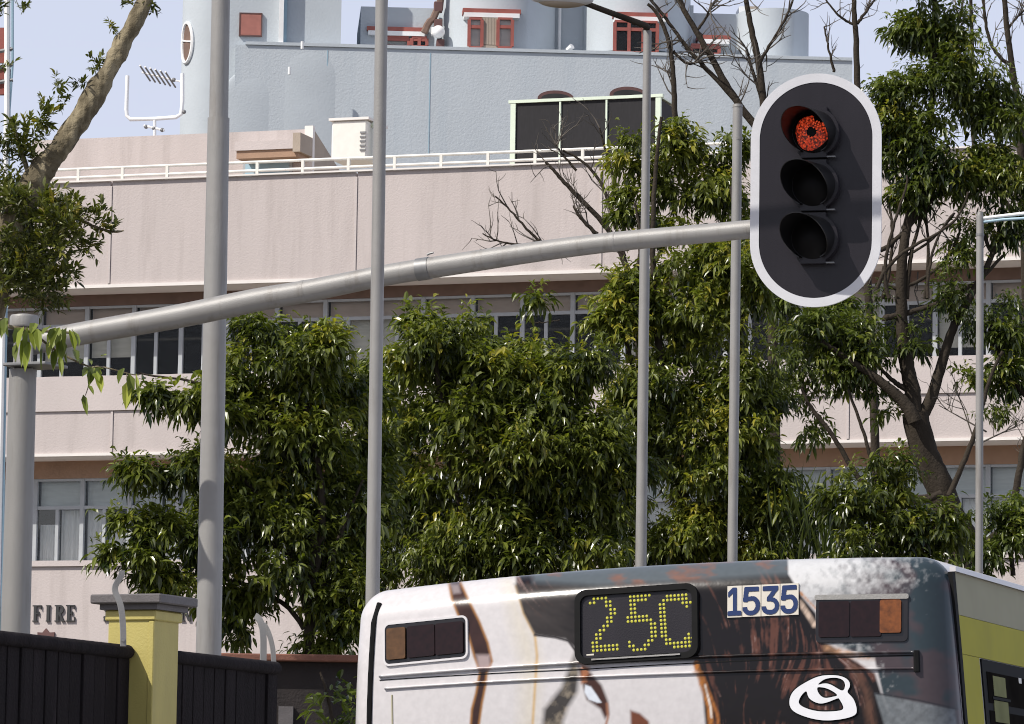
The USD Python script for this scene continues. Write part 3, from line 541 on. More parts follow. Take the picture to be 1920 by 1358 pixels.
# backing board
BY = 23.7; bw = math.radians(14)
BR = np.array([math.cos(bw), -math.sin(bw), 0]); BN = np.array([-math.sin(bw), -math.cos(bw), 0])
bc = at(1530, 357, BY); sc = px(BY) * 1.0
hw, hh = 122.5 * sc / math.cos(bw) * 0.995, 224 * sc
def stadium(hw, hh): return LineString([(0, -(hh - hw)), (0, hh - hw)]).buffer(hw, quad_segs=32)
board = MB().poly(stadium(hw - 17 * sc, hh - 17 * sc), bc, BR, ZZ, BN, 0.012); bd = part('backing_board', board, 'signal_black', ts)
part('white_border', MB().poly(stadium(hw, hh).difference(stadium(hw - 17 * sc - .0005, hh - 17 * sc - .0005)), bc - BN * 0.003, BR, ZZ, BN, 0.018), 'signal_white', bd)
part('board_back', MB().poly(stadium(hw - .004, hh - .004), bc - BN * 0.012, BR, ZZ, BN, 0.008), 'galvanised', bd)
part('arm_bracket', MB().box(bc - BN * .013 - BR * .12 + ZZ * (-0.26), BR * .24, -BN * .07, ZZ * .16, .01), 'galvanised', ts)
for i, (x, y) in enumerate(((1530, 252), (1529, 351), (1528, 450))):
    p = on_plane(x, y, bc, BN); u, v = np.dot(p - bc, BR), np.dot(p - bc, ZZ); c = bc + BR * u + ZZ * v + BN * 0.012
    ln = group_part('lantern', ts, None)
    s = 98 * sc / 2
    part('housing', MB().poly(Point(0, 0).buffer(s * .98, quad_segs=12).union(shapely.box(-s * .5, -s * .99, s * .5, s * .99)), c, BR, ZZ, BN, 0.06), 'signal_black', ln)
    r = s * 0.86; ang = np.linspace(math.radians(-62), math.radians(242), 40); n = len(ang)
    c2 = c + BN * 0.06; L = 0.24; HD = unit(BN * math.cos(.22) - BR * math.sin(.22))
    def tip(a):  # cut back towards the lower lip
        k = (math.sin(a) + 0.9) / 1.9; return L * max(0.12, min(1, k)) ** 0.8
    drop = -0.06
    vo, vi = [], []
    for a in ang:
        e = BR * math.cos(a) + ZZ * math.sin(a)
        vo.append((c2 + e * r, c2 + e * r * 1.02 + HD * tip(a) + ZZ * drop * tip(a))); vi.append((c2 + e * (r - .004), c2 + e * (r * 1.02 - .004) + HD * tip(a) + ZZ * drop * tip(a)))
    v = [a for a, b in vo] + [b for a, b in vo] + [a for a, b in vi] + [b for a, b in vi]; k = np.arange(n - 1)
    f = np.vstack([np.stack([k, k + 1, n + k + 1, n + k], 1), np.stack([2 * n + k + 1, 2 * n + k, 3 * n + k, 3 * n + k + 1], 1), np.stack([n + k, n + k + 1, 3 * n + k + 1, 3 * n + k], 1)])
    part('hood', MB().add(v, f), 'hood_black', ln, smooth=40)
    m = MB(); rr = np.linspace(0, 1, 7); bl = [c2 + BN * (0.004 + 0.03 * math.cos(q * 1.4)) for q in rr]
    pts, fs = [c2 + BN * 0.036], []
    for j, q in enumerate(rr[1:]):
        for a in np.arange(28) / 28 * 2 * math.pi: pts.append(c2 + (BR * math.cos(a) + ZZ * math.sin(a)) * (r - .006) * q + BN * (0.002 + 0.034 * math.cos(q * 1.45)))
    for a in range(28):
        fs.append([0, 1 + a, 1 + (a + 1) % 28, 1 + (a + 1) % 28])
        for j in range(5): fs.append([1 + j * 28 + a, 1 + (j + 1) * 28 + a, 1 + (j + 1) * 28 + (a + 1) % 28, 1 + j * 28 + (a + 1) % 28])
    lens = part('lens', MB().add(pts, fs), 'lens_dark', ln, smooth=40, label='lit red lens' if i == 0 else None)
    if i == 0:   # ring of light spots round the dark middle of the lit lens
        r1 = random.Random(4); oc = c2 - BR * .006 - ZZ * .004
        def lz_(q): return 0.006 + 0.034 * math.cos(q * 1.45)
        def rim(a): return r * (.80 - .13 * max(0, math.sin(a)) * abs(math.cos(a)) ** .5 + .06 * math.sin(3 * a + 1))
        A = np.arange(48) / 48 * 2 * math.pi; v = []
        for q in (.30, .5, .75, 1.0): v += [oc + (BR * math.cos(a) + ZZ * math.sin(a)) * rim(a) * q + BN * lz_(q * .8) for a in A]
        k = np.arange(48); k2 = (k + 1) % 48; f = np.vstack([np.stack([i_ * 48 + k, (i_ + 1) * 48 + k, (i_ + 1) * 48 + k2, i_ * 48 + k2], 1) for i_ in range(3)]); part('glowing_ring', MB().add(v, f), 'lens_red_core', ln, smooth=True)
        m = MB()
        for ring, cnt in ((0.34, 12), (0.50, 18), (0.66, 22), (0.82, 26)):
            for k in range(cnt):
                a = 2 * math.pi * k / cnt + r1.uniform(-.1, .1); q = ring + r1.uniform(-.05, .05)
                if r1.random() < .25: continue
                o = oc + (BR * math.cos(a) + ZZ * math.sin(a)) * rim(a) * q + BN * (lz_(q * .8) + .001); e = BR * math.cos(a) + ZZ * math.sin(a); gg = np.cross(e, BN); s1, s2 = r * .05 * r1.uniform(.7, 1.3), r * .04
                m.add([o - e * s1, o + gg * s2, o + e * s1, o - gg * s2, o + BN * .003], [[0, 1, 4, 4], [1, 2, 4, 4], [2, 3, 4, 4], [3, 0, 4, 4]])
        part('light_spots', m, 'lens_red', ln, kind='stuff')
    part('latch', MB().box(c + BN * .03 + BR * s * .62 - ZZ * s * .98 - BR * .03, BR * .06, ZZ * .007, BN * .02), 'dull_steel', ln)

# ------------------------------------------------------------------ lamp posts
def lamp_post(label, xb, yb, xt, Y, w0, w1, ytop, style, joint=None, matn='galvanised_pale', n=24):
    b = at(xb, yb, Y); foot = np.array([b[0], b[1], 0.0]); top = at(xt, ytop, Y); top = np.array([top[0], top[1], top[2]])
    r0, r1 = w0 * px(Y) / 2, w1 * px(Y) / 2
    t = thing('lamp_post', label, 'lamp post', foot, group='lamp posts along the road')
    if joint:
        k = (at(xt, joint, Y)[2]) / top[2]; mid = foot + (top - foot) * k
        part('pole', MB().tube([foot, mid], [r0 * 1.06, r0 * (1 - k * .9) + r1 * k * .9 + .004], n), matn, t, smooth=50)
        part('upper_pole', MB().tube([mid, top], [(r0 * (1 - k) + r1 * k) * .97, r1], n), matn, t, smooth=50)
    else:
        part('pole', MB().tube([foot, foot + (top - foot) * .5, top], [r0 * 1.08, (r0 + r1) / 2, r1], n), matn, t, smooth=50)
    part('foot_plate', MB().box(foot - np.array([.17, .17, 0]), [.34, 0, 0], [0, .34, 0], ZZ * .025, .004), 'galvanised', t)
    return t, foot, top, r1
t, ft, tp, r1 = lamp_post('thickest grey lamp post, rising beside the yellow gate post and crossed by the mast arm', 395, 1230, 422, 25.9, 51, 33, -420, 'tall', joint=222)
part('access_door', MB().box([ft[0] - .045, ft[1] - .1, .6], [.09, 0, 0], [0, .03, 0], [0, 0, .45], .005), 'galvanised', t)
def bracket(t, tp, r1, dirv, L, rise):
    q = np.linspace(0, 1, 9); P = [tp - ZZ * .25 + dirv * (L * k) + ZZ * (.25 + rise * math.sin(k * math.pi / 2)) for k in q]
    part('bracket_arm', MB().tube(P, .032, 10), 'galvanised_pale', t, smooth=50); e = P[-1]
    m = trimesh.creation.icosphere(3, 1.0); m.apply_scale([.34, .13, .085]); a = math.atan2(dirv[1], dirv[0]); m.apply_transform(trimesh.transformations.rotation_matrix(a, [0, 0, 1])); m.apply_translation(e + dirv * .28)
    part('lamp_head', MB().tm(m), 'galvanised', t, smooth=True)
bracket(t, tp, r1, RX, 1.6, .3)
t, ft, tp, r1 = lamp_post('slim grey post in front of the mast arm, rising from behind the bus left corner', 703, 1110, 723, 22.6, 28, 23, -480, 'tall')
bracket(t, tp, r1, RX, 1.4, .3)
t, ft, tp, r1 = lamp_post('lamp post whose curved arm holds a lamp head over the white turret', 1201, 1058, 1214, 38.0, 22.5, 15.5, 58, 'arm', joint=430)
YL = 38.0; P = [at(1214, 66, YL), at(1213, 52, YL), at(1202, 45, YL - .2), at(1150, 26, YL - .5), at(1090, 3, YL - .8)]
part('bracket_arm', MB().tube(CubicSpline(np.arange(5), np.array(P))(np.linspace(0, 4, 25)), np.linspace(.032, .024, 25), 12), 'bark_dark', t, smooth=50)
m = trimesh.creation.icosphere(3, 1.0); m.apply_scale([.29, .13, .07]); m.apply_transform(trimesh.transformations.rotation_matrix(.06, [0, 1, 0])); m.apply_translation(at(1050, -4, YL - 1.0)); lh = part('lamp_head', MB().tm(m), 'signal_white', t, smooth=True)
m = trimesh.creation.icosphere(3, 1.0); m.apply_scale([.22, .10, .06]); m.apply_translation(at(1056, 2, YL - 1.0)); part('lamp_glass', MB().tm(m), 'tan_wall', lh, smooth=True)
t, ft, tp, r1 = lamp_post('flat topped grey post just left of the black signal board', 1371, 1052, 1383, 41.0, 19.5, 18.5, 202, 'bare')
part('post_cap', MB().tube([tp + ZZ * .002, tp + ZZ * .03], [r1 * 1.08, r1 * 1.02], 20), 'galvanised', t, smooth=50)
part('joint_ring', MB().tube([at(1383.5, 263, 41.0), at(1383.5, 258, 41.0)], r1 * 1.06, 20), 'galvanised', t, smooth=50)
t, ft, tp, r1 = lamp_post('rightmost lamp post with a straight arm pointing right out of view', 1836, 1052, 1837.5, 44.0, 15.5, 14, 405, 'arm')
part('joint_ring', MB().tube([at(1837.5, 443, 44.0), at(1837.5, 438, 44.0)], r1 * 1.12, 18), 'dull_steel', t, smooth=50)
part('post_cap', MB().tube([tp, tp + ZZ * .04], [r1 * .9, r1 * .7], 18), 'galvanised', t, smooth=50)
for dy in (0, 7): part('bracket_arm', MB().tube([at(1841, 410 + dy, 44.0), at(1880, 405 + dy, 43.9), at(2010, 390 + dy * 2.0, 43.6)], .015 if dy else .018, 8), 'white_paint' if not dy else 'sky_pipe', t, smooth=50)
m = trimesh.creation.icosphere(3, 1.0); m.apply_scale([.36, .14, .08]); m.apply_translation(at(2050, 390, 43.5)); part('lamp_head', MB().tm(m), 'galvanised', t, smooth=True)

# ------------------------------------------------------------------ fence on the left
FYAW = math.radians(24); FA_ = np.array([math.sin(FYAW), math.cos(FYAW), 0]); FR = np.array([math.cos(FYAW), -math.sin(FYAW), 0])
fo = at(0, 1184, 20.0); ztop = fo[2]; fo = np.array([fo[0], fo[1], 0])
def fen(x): # distance along the fence at picture x
    p = on_plane(x, 1250, fo, FR); return np.dot(p - fo, FA_)
s_post0, s_end = fen(243), fen(520)
pw_ = 0.255
def fence(label, s0, s1, round_end):
    t = thing('board_fence', label, 'fence', fo + FA_ * s0, group='black board fence panels')
    wd = 0.115; r = random.Random(int(s0 * 100) + 5); k = 0; s = s1
    while s > s0:
        a = max(s0, s - wd); d = r.uniform(-.006, .006)
        part('board', MB().box(fo + FA_ * (a + .004) + FR * (-.022 + d) + ZZ * (ztop - 2.3), FA_ * (s - a - .008), FR * .022, ZZ * (2.26 - .02), .003), 'fence_black', t); s -= wd
    for z in (-2.0, -1.2): part('rail', MB().box(fo + FA_ * s0 - FR * .075 + ZZ * (ztop + z), FA_ * (s1 - s0), FR * .045, ZZ * .09), 'fence_black', t)
    part('top_rail', MB().tube([fo + FA_ * s0 + ZZ * (ztop - .03), fo + FA_ * (s1 - .02) + ZZ * (ztop - .03), fo + FA_ * (s1 + .0) + ZZ * (ztop - .03)], [.034, .034, .026], 14), 'fence_black', t, smooth=40)
    return t
_f1 = fence('black board fence panel ending at the yellow post at the lower left', -5.0, s_post0, True)
_f2 = fence('black board fence panel running from the yellow post towards the bus', s_post0 + pw_ + 0.005, s_end, False)
pz = at(240, 1133, 21.3)[2]
po = fo + FA_ * (s_post0 + .003) - FR * pw_ / 2
yp = thing('fence_post', 'square yellow post with a wide dark slate cap between the black fence panels', 'post', po + FR * pw_ / 2 + FA_ * pw_ / 2)
part('shaft', MB().box(po, FR * pw_, FA_ * pw_, ZZ * (pz - .012), .008), 'yellow_paint', yp)
e = .028; part('collar', MB().box(po - FR * .012 - FA_ * .012 + ZZ * (pz - .09), FR * (pw_ + .024), FA_ * (pw_ + .024), ZZ * .05, .006), 'yellow_paint', yp)
part('raised_edge', MB().box(po + FR * (pw_ - .028) - FA_ * .006, FR * .03, FA_ * .02, ZZ * (pz - .092), .004), 'yellow_paint', yp)
o_ = .066; part('cap', MB().box(po - FR * o_ - FA_ * o_ + ZZ * (pz - .01), FR * (pw_ + 2 * o_), FA_ * (pw_ + 2 * o_), ZZ * .045, .006), 'slate_cap', yp)
part('cap_bed', MB().box(po - FR * .03 - FA_ * .03 + ZZ * (pz - .038), FR * (pw_ + .06), FA_ * (pw_ + .06), ZZ * .027), 'slate_cap', yp)
def strap(label, pts, Y, w, group='curved metal straps on the fence'):
    """flat bent bar: (x, y) picture points at distance Y"""
    P = CubicSpline(np.arange(len(pts)), np.array([at(x, y, Y) for x, y in pts]))(np.linspace(0, len(pts) - 1, 28)); t = thing('metal_strap', label, 'metal strap', P[0], group=group)
    m = MB(); v = []
    T = np.gradient(P, axis=0)
    for p, d in zip(P, T):
        side = unit(np.cross(d, FR * 0.4 + np.array([0, -1, 0]))); nn = unit(np.cross(side, d)); wv = side * w / 2; tv = nn * .005
        v += [p - wv - tv, p + wv - tv, p + wv + tv, p - wv + tv]
    f = []
    for i in range(len(P) - 1):
        for j in range(4): f.append([4 * i + j, 4 * i + (j + 1) % 4, 4 * i + 4 + (j + 1) % 4, 4 * i + 4 + j])
    m.add(v, f); m.add(v[:4], [[3, 2, 1, 0]]); m.add(v[-4:], [[0, 1, 2, 3]]); part('bar', m, 'galvanised_pale', t, smooth=30)
    e = P[-1]; part('fixing_bolt', MB().tube([e + ZZ * .03 - np.array([0, .004, 0]), e + ZZ * .03 - np.array([0, .02, 0])], .009, 8), 'dull_steel', t); return t
strap('bent pale metal strap curling over the cap of the yellow post', [(228, 1070), (224, 1085), (216, 1100), (218, 1115), (226, 1135), (230, 1165), (231, 1190), (231, 1212)], 20.75, .028)
strap('bent pale metal strap on the fence end left of the bus, nearer of the pair', [(478, 1155), (488, 1165), (493, 1185), (494, 1215), (493, 1255)], 23.2, .034)
strap('darker thin metal strap just right of the bent pair on the fence end', [(494, 1170), (504, 1188), (511, 1215), (513, 1245), (512, 1285)], 23.5, .026)
# low brown wall further back
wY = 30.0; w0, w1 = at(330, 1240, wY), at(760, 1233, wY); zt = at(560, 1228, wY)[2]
t = thing('shade_painted_wall', 'brown wall painted in its shadow tone with a rust coloured coping behind the fence and the bus', 'wall', [w0[0], w0[1], 0])
dv = np.array([w1[0] - w0[0], 0, 0]); part('wall_face', MB().box([w0[0], wY, 0], dv, [0, .2, 0], ZZ * (zt - .05)), 'shade_painted_wall', t)
part('coping', MB().box([w0[0] - .02, wY - .10, zt - .048], dv, [0, .34, 0], ZZ * .048, .008), 'rust_coping', t)
for x in (430, 482, 536): p = at(x, 1358, wY); part('wall_rib', MB().box([p[0] - .05, wY - .05, 0], [.1, 0, 0], [0, .048, 0], ZZ * (at(x, 1325, wY)[2])), 'slate_cap', t)

# ------------------------------------------------------------------ bus
BYAW, BPHI, BO, BH, BHW = math.radians(20.0), math.radians(2.85), np.array([0.603, 16.72, 0.0]), 2.92, 1.245
BA = np.array([math.sin(BYAW), math.cos(BYAW), 0]); _r = np.array([math.cos(BYAW), -math.sin(BYAW), 0])
BRt = math.cos(BPHI) * _r + math.sin(BPHI) * ZZ; BZ = -math.sin(BPHI) * _r + math.cos(BPHI) * ZZ
def bus(x, l, z): return BO + BRt * x + BA * l + BZ * z
RCN = 0.11
def hwid(z):
    z = np.asarray(z, float); h = BHW - 0.045 * np.clip((z - 1.3) / 1.6, 0, 1) ** 2
    k = np.clip(z - (BH - RCN), 0, RCN); return h - RCN + np.sqrt(np.maximum(RCN ** 2 - k ** 2, 0))
def camber(x, z): return -0.035 * (x / BHW) ** 2 * np.clip((np.asarray(z) - 2.2) / 0.6, 0, 1)
REDGE = 0.13
def rear_l(x, z):
    """depth of the rear face at (x, z): rounded rim and a slight bow"""
    x, z = np.asarray(x, float), np.asarray(z, float)
    dx = BHW - 0.045 * np.clip((z - 1.3) / 1.6, 0, 1) ** 2 - np.abs(x); dz = BH - z
    qx, qz = RCN - dx, RCN - dz
    d = np.where((qx > 0) & (qz > 0), RCN - np.hypot(np.maximum(qx, 0), np.maximum(qz, 0)), np.minimum(dx, dz))
    k = np.clip(REDGE - d, 0, REDGE)
    return REDGE - np.sqrt(np.maximum(REDGE ** 2 - k ** 2, 0)) + 0.075 * (x / BHW) ** 2 + 0.06 * np.clip((z - 2.3) / .65, 0, 1) ** 2
def rear(x, z, off=0.0): return bus(x, float(rear_l(x, z)) - off, z + float(camber(x, z)))
def rpx(x, y):
    """(x, z) of the rear face under a picture point"""
    l = 0.05
    for _ in range(8):
        p = on_plane(x, y, BO + BA * l, BA) - BO; X, Z = np.dot(p, BRt), np.dot(p, BZ); Zc = Z - float(camber(X, Z)); l = float(rear_l(np.clip(X, -BHW + .02, BHW - .02), min(Zc, BH - .02)))
    return X, Zc
bs = thing('bus', 'single deck bus seen from behind wearing a printed portrait of a dark haired woman', 'bus', BO)
# rear shell carrying the print
su = np.linspace(-1, 1, 680); su = np.sign(su) * (1 - (1 - np.abs(su)) ** 1.0)
zt_ = np.concatenate([np.linspace(0.35, 1.95, 12)[:-1], np.linspace(1.95, BH - RCN, 190)[:-1], BH - RCN + RCN * np.sin(np.linspace(0, math.pi / 2, 34))])
Zg, Sg = np.meshgrid(zt_, su, indexing='ij'); Hg = hwid(Zg); Xg = Sg * Hg; Lg = rear_l(Xg, Zg); Zc = Zg + camber(Xg, Zg)
V = BO + Xg[..., None] * BRt + Lg[..., None] * BA + Zc[..., None] * BZ; V = V.reshape(-1, 3)
nz, ns = Zg.shape; I = np.arange(nz * ns).reshape(nz, ns); F = np.stack([I[:-1, :-1], I[:-1, 1:], I[1:, 1:], I[1:, :-1]], -1).reshape(-1, 4); F = np.vstack([F[:, [0, 1, 2]], F[:, [0, 2, 3]]])
# --- the printed picture, laid out on the panel in print coordinates (w across, h down)
q = V - EYE; zc_ = q @ FW; PXg = CX + FPX * (q @ RT) / zc_; PYg = CY - FPX * (q @ UP) / zc_
W_ = np.stack([PXg, PYg], 1); pts2 = shapely.points(W_)
def soft(shape, w=3.0):
    """1 inside the shape, fading over w at its outline"""
    lo = np.array(shape.bounds); near = (W_[:, 0] > lo[0] - w * 3) & (W_[:, 0] < lo[2] + w * 3) & (W_[:, 1] > lo[1] - w * 3) & (W_[:, 1] < lo[3] + w * 3)
    out = np.zeros(len(W_)); ins = shapely.contains_xy(shape, W_[near, 0], W_[near, 1]); d = shapely.distance(shape.boundary, pts2[near]); out[near] = np.clip(0.5 + np.where(ins, d, -d) / w, 0, 1); return out
def nz_(sx, sy, seed, oct_=4, ang=0.0):
    c, s = math.cos(ang), math.sin(ang); a = (W_[:, 0] * c + W_[:, 1] * s) / sx; b = (-W_[:, 0] * s + W_[:, 1] * c) / sy
    return meshkit.fbm(np.stack([a, b, np.zeros_like(a)], 1), oct_, seed)
col = np.tile(np.array([0.57, 0.545, 0.545]), (len(V), 1)); col *= (0.97 + 0.06 * nz_(120, 90, 3))[:, None]
def lay(maskv, c):
    global col
    c = np.asarray(c); col = col * (1 - maskv[:, None]) + c * maskv[:, None]
# skin tone shading of the printed face: a warm edge at x 965-1005
lay(soft(Polygon([(930, 1040), (966, 1098), (978, 1140), (1003, 1195), (1012, 1240), (1004, 1400), (975, 1400), (978, 1250), (960, 1180), (945, 1100)]), 34) * .45, (0.56, 0.50, 0.36))
lay(soft(LineString([(968, 1100), (982, 1150), (1003, 1192), (1007, 1230), (1003, 1290), (996, 1400)]).buffer(2.2), 5) * .8, (0.50, 0.30, 0.08))
# dark hair over the top and right of the panel
hair = Polygon([(963, 1000), (968, 1100), (982, 1150), (1003, 1190), (1060, 1198), (1078, 1215), (1084, 1245), (1300, 1240), (1306, 1258), (1318, 1300), (1326, 1400), (1700, 1400), (1662, 1330), (1640, 1262), (1540, 1200), (1530, 1150), (1505, 1120), (1480, 1078), (1488, 1000)])
hm = soft(hair, 6)

CTRL = [(1330, 1130, .5, .85), (1400, 1190, .1, 1), (1470, 1180, -.15, 1), (1390, 1080, .7, .7), (1520, 1150, .6, .8), (1500, 1255, -.6, .8), (1425, 1310, -.75, .65), (1345, 1290, .35, .94), (1400, 1360, .25, 1), (1600, 1225, .95, .3), (1630, 1310, .3, .95), (1560, 1350, -.15, 1), (1030, 1140, .75, .6), (1010, 1090, .3, .9), (1240, 1085, 1, .15), (1060, 1110, .9, .3)]
def flow(Q):
    a = np.zeros((len(Q), 2)); 
    for x, y, dx, dy in CTRL: w = 1 / (400 + (Q[:, 0] - x) ** 2 + (Q[:, 1] - y) ** 2); a += w[:, None] * np.array([dx, dy])
    return a / np.linalg.norm(a, axis=1, keepdims=True)
hid = np.where(hm > 0)[0]; Q0 = W_[hid]; acc = np.zeros(len(hid)); acc2 = np.zeros(len(hid))
for sg_ in (-1, 1):
    Q = Q0.copy()
    for k_ in range(16):
        z3 = np.stack([Q[:, 0] / 3.2, Q[:, 1] / 3.2, np.zeros(len(Q))], 1); acc += meshkit.noise(z3, 5); acc2 += meshkit.noise(z3 * .42, 9); Q = Q + sg_ * 2.4 * flow(Q)
zsc = lambda a: (a - a.mean()) / a.std()
strand, lock = np.zeros(len(W_)), np.zeros(len(W_)); strand[hid] = zsc(acc); lock[hid] = zsc(acc2); h3 = nz_(70, 60, 15, 3)
dark = np.array([0.007, 0.005, 0.005]); red = np.array([0.10, 0.040, 0.027]); pale = np.array([0.27, 0.19, 0.17])
amt = np.clip((strand * .55 + lock * .8 + (h3 - .5) * 5 - .35) / 1.5, 0, 1) * (.3 + .7 * np.clip((W_[:, 0] - 1310) / 40, 0, 1))
hc = dark + (red - dark) * amt[:, None]; hc = hc + (pale - hc) * (np.clip((strand + lock * .3 - 1.5) / .8, 0, 1) * np.clip((h3 - .44) / .2, 0, 1) * .7)[:, None]
lay(hm, hc)
# the left dark lock: duller brown grey
lk = soft(Polygon([(963, 1095), (985, 1150), (1003, 1190), (1060, 1198), (1085, 1215), (1085, 1095)]), 6); lay(lk * .55, np.stack([0.012 + .05 * nz_(40, 14, 31, 5, .4) + .03 * np.clip((1075 - W_[:, 0]) / 110, 0, 1)] * 3, 1) * np.array([1.05, .88, .80]))
# top edge: hair print with slate blue sky sheen painted in, brown streaks
tp_ = soft(Polygon([(985, 1000), (1000, 1092), (1120, 1099), (1300, 1090), (1480, 1078), (1482, 1000)]), 14)
tb = nz_(40, 14, 41, 4); lay(tp_ * .85, np.array([0.10, 0.118, 0.13]) + (np.array([0.20, 0.11, 0.085]) - np.array([0.10, 0.118, 0.13])) * np.clip((tb - .56) / .2, 0, 1)[:, None])
# warm locks and pale glints in the hair
for pl, w, c, s in (([(1305, 1245), (1318, 1290), (1330, 1325), (1336, 1400)], 5, (0.40, 0.15, 0.03), 6), ([(1316, 1262), (1330, 1300), (1345, 1340), (1352, 1400)], 3, (0.33, 0.12, 0.03), 5), ([(1322, 1285), (1332, 1325), (1334, 1345)], 2.2, (0.62, 0.56, 0.5), 3),
    ([(1500, 1130), (1520, 1160), (1527, 1172)], 5, (0.55, 0.42, 0.33), 5), ([(1502, 1112), (1530, 1140)], 3, (0.40, 0.18, 0.07), 4), ([(1550, 1215), (1600, 1228), (1650, 1232)], 6, (0.36, 0.20, 0.11), 10), ([(1600, 1250), (1625, 1300), (1640, 1400)], 8, (0.10, 0.05, 0.032), 14)):
    lay(soft(LineString(pl).buffer(w), s) * (.55 + .45 * np.clip((nz_(5, 30, 51, 3, .6) - .35) / .3, 0, 1)), c)
# pale patch, mottled slate at the right corner
mot = nz_(9, 9, 61, 4); mot2 = nz_(50, 40, 63, 3)
rp = soft(Polygon([(1475, 1000), (1478, 1076), (1502, 1108), (1530, 1140), (1532, 1200), (1640, 1235), (1655, 1300), (1690, 1400), (1990, 1400), (1990, 1000)]), 5)
gx = np.clip((W_[:, 0] - 1560) / 215, 0, 1); gy = np.clip((W_[:, 1] - 1055) / 130, 0, 1)
dk = np.clip(1.25 * gx ** .8 + .55 * gy * (W_[:, 0] > 1500) - .12 + (mot - .5) * 1.1, 0, 1)
slate = np.array([0.028, 0.042, 0.05]) + (np.array([0.06, 0.045, 0.05]) - np.array([0.028, 0.042, 0.05])) * np.clip((mot2 - .4) / .2, 0, 1)[:, None]
lay(rp, np.array([0.52, 0.52, 0.52]) * (1 - dk[:, None]) + slate * dk[:, None])
lay(soft(Polygon([(1640, 1300), (1790, 1330), (1800, 1400), (1670, 1400)]), 5) * .9, np.array([0.15, 0.165, 0.175]) * (0.6 + .8 * mot[:, None]))
lay(soft(LineString([(1640, 1300), (1720, 1313), (1795, 1330)]).buffer(1.6), 3) * .9, (0.02, 0.02, 0.025))
# brown strap across the left of the face
sp = Polygon([(838, 1060), (843, 1098), (848, 1125), (862, 1160), (878, 1190), (890, 1232), (895, 1245), (900, 1260), (893, 1300), (885, 1330), (880, 1400), (892, 1400), (903, 1320), (910, 1285), (912, 1262), (922, 1240), (914, 1205), (898, 1165), (878, 1125), (864, 1095), (861, 1060)])
lay(soft(sp.buffer(2.5), 4), (0.30, 0.14, 0.045)); lay(soft(sp.buffer(-1.5), 4), np.array([0.040, 0.018, 0.015]) * (0.6 + .7 * nz_(20, 30, 71)[:, None]))
lay(soft(Polygon([(893, 1228), (918, 1228), (920, 1256), (898, 1258)]), 8) * .7, (0.48, 0.38, 0.37)); lay(soft(Polygon([(844, 1096), (860, 1096), (864, 1112), (850, 1114)]), 6) * .5, (0.42, 0.36, 0.36))
# dark hem of the collar and the eye
lay(soft(Polygon([(1078, 1225), (1087, 1262), (1082, 1300), (1066, 1325), (1056, 1352), (1050, 1400), (1012, 1400), (1020, 1330), (1052, 1290), (1066, 1255)]), 12) * .95, np.array([0.018, 0.014, 0.010]) + np.array([.17, .14, .10]) * np.clip((nz_(14, 14, 77) - .42) / .3, 0, 1)[:, None])
lay(soft(LineString([(1003, 1191), (1040, 1195), (1066, 1202), (1080, 1222)]).buffer(2.2), 3), (0.03, 0.025, 0.025))
lay(soft(Polygon([(1084, 1250), (1108, 1262), (1128, 1285), (1140, 1315), (1142, 1340), (1134, 1348), (1126, 1330), (1100, 1312), (1094, 1290)]), 7), (0.05, 0.02, 0.014)); lay(soft(Polygon([(1090, 1245), (1106, 1252), (1100, 1278), (1090, 1282)]), 7), (0.33, 0.13, 0.06))
lay(soft(Polygon([(1097, 1284), (1108, 1288), (1118, 1302), (1128, 1318), (1120, 1318), (1104, 1312), (1096, 1298)]), 3), (0.62, 0.66, 0.72)); lay(soft(LineString([(1138, 1320), (1140, 1345), (1133, 1370)]).buffer(2), 5), (0.30, 0.13, 0.07))
lay(soft(Polygon([(1182, 1332), (1200, 1338), (1216, 1352), (1226, 1400), (1184, 1400)]), 6), (0.14, 0.045, 0.022))
rear_V = V
part('rear_shell', (V, F), 'bus_print', bs, smooth=True, attr={'print': np.clip(col, .004, .9)}, label='curved rear panel with the printed face and hair')
# body shell behind the rear
zo = np.concatenate([np.linspace(0.35, BH - RCN, 24)[:-1], BH - RCN + RCN * np.sin(np.linspace(0, math.pi / 2, 10))])
right = [(float(hwid(z)), z) for z in zo]; top = [(x, BH) for x in np.linspace(right[-1][0], -right[-1][0], 16)[1:-1]]; out = right + top + [(-x, z) for x, z in right[::-1]]
out = [(x, z + float(camber(x, z))) for x, z in out]; n = len(out); LB = 11.2
def le(x, z): return REDGE + 0.075 * min(1, (abs(x) / BHW)) ** 2 + 0.06 * min(1, max(0, (z - 2.3) / .65)) ** 2
v = [bus(x, le(x, z) + .0, z) for x, z in out] + [bus(x, LB, z) for x, z in out]
k = np.arange(n - 1); m = MB().add(v, np.stack([k, n + k, n + k + 1, k + 1], 1)); m.add(v[n:] + [bus(0, LB, 1.5)], [[i, i + 1, n, n] for i in range(n - 1)] + [[n - 1, 0, n, n]])
m.add([v[0], v[n - 1], v[2 * n - 1], v[n]], [[0, 1, 2, 3]])
part('body', m, 'bus_white', bs, smooth=40)
# black gap where the rear cap meets the left side, and the side strip
m = MB(); zz = np.linspace(0.6, BH - .06, 30); 
gl = [rear(-(float(hwid(z)) - .105), min(z, BH - .001), .004) for z in zz]; part('corner_gap', MB().tube(gl, .011, 6), 'rubber', bs)
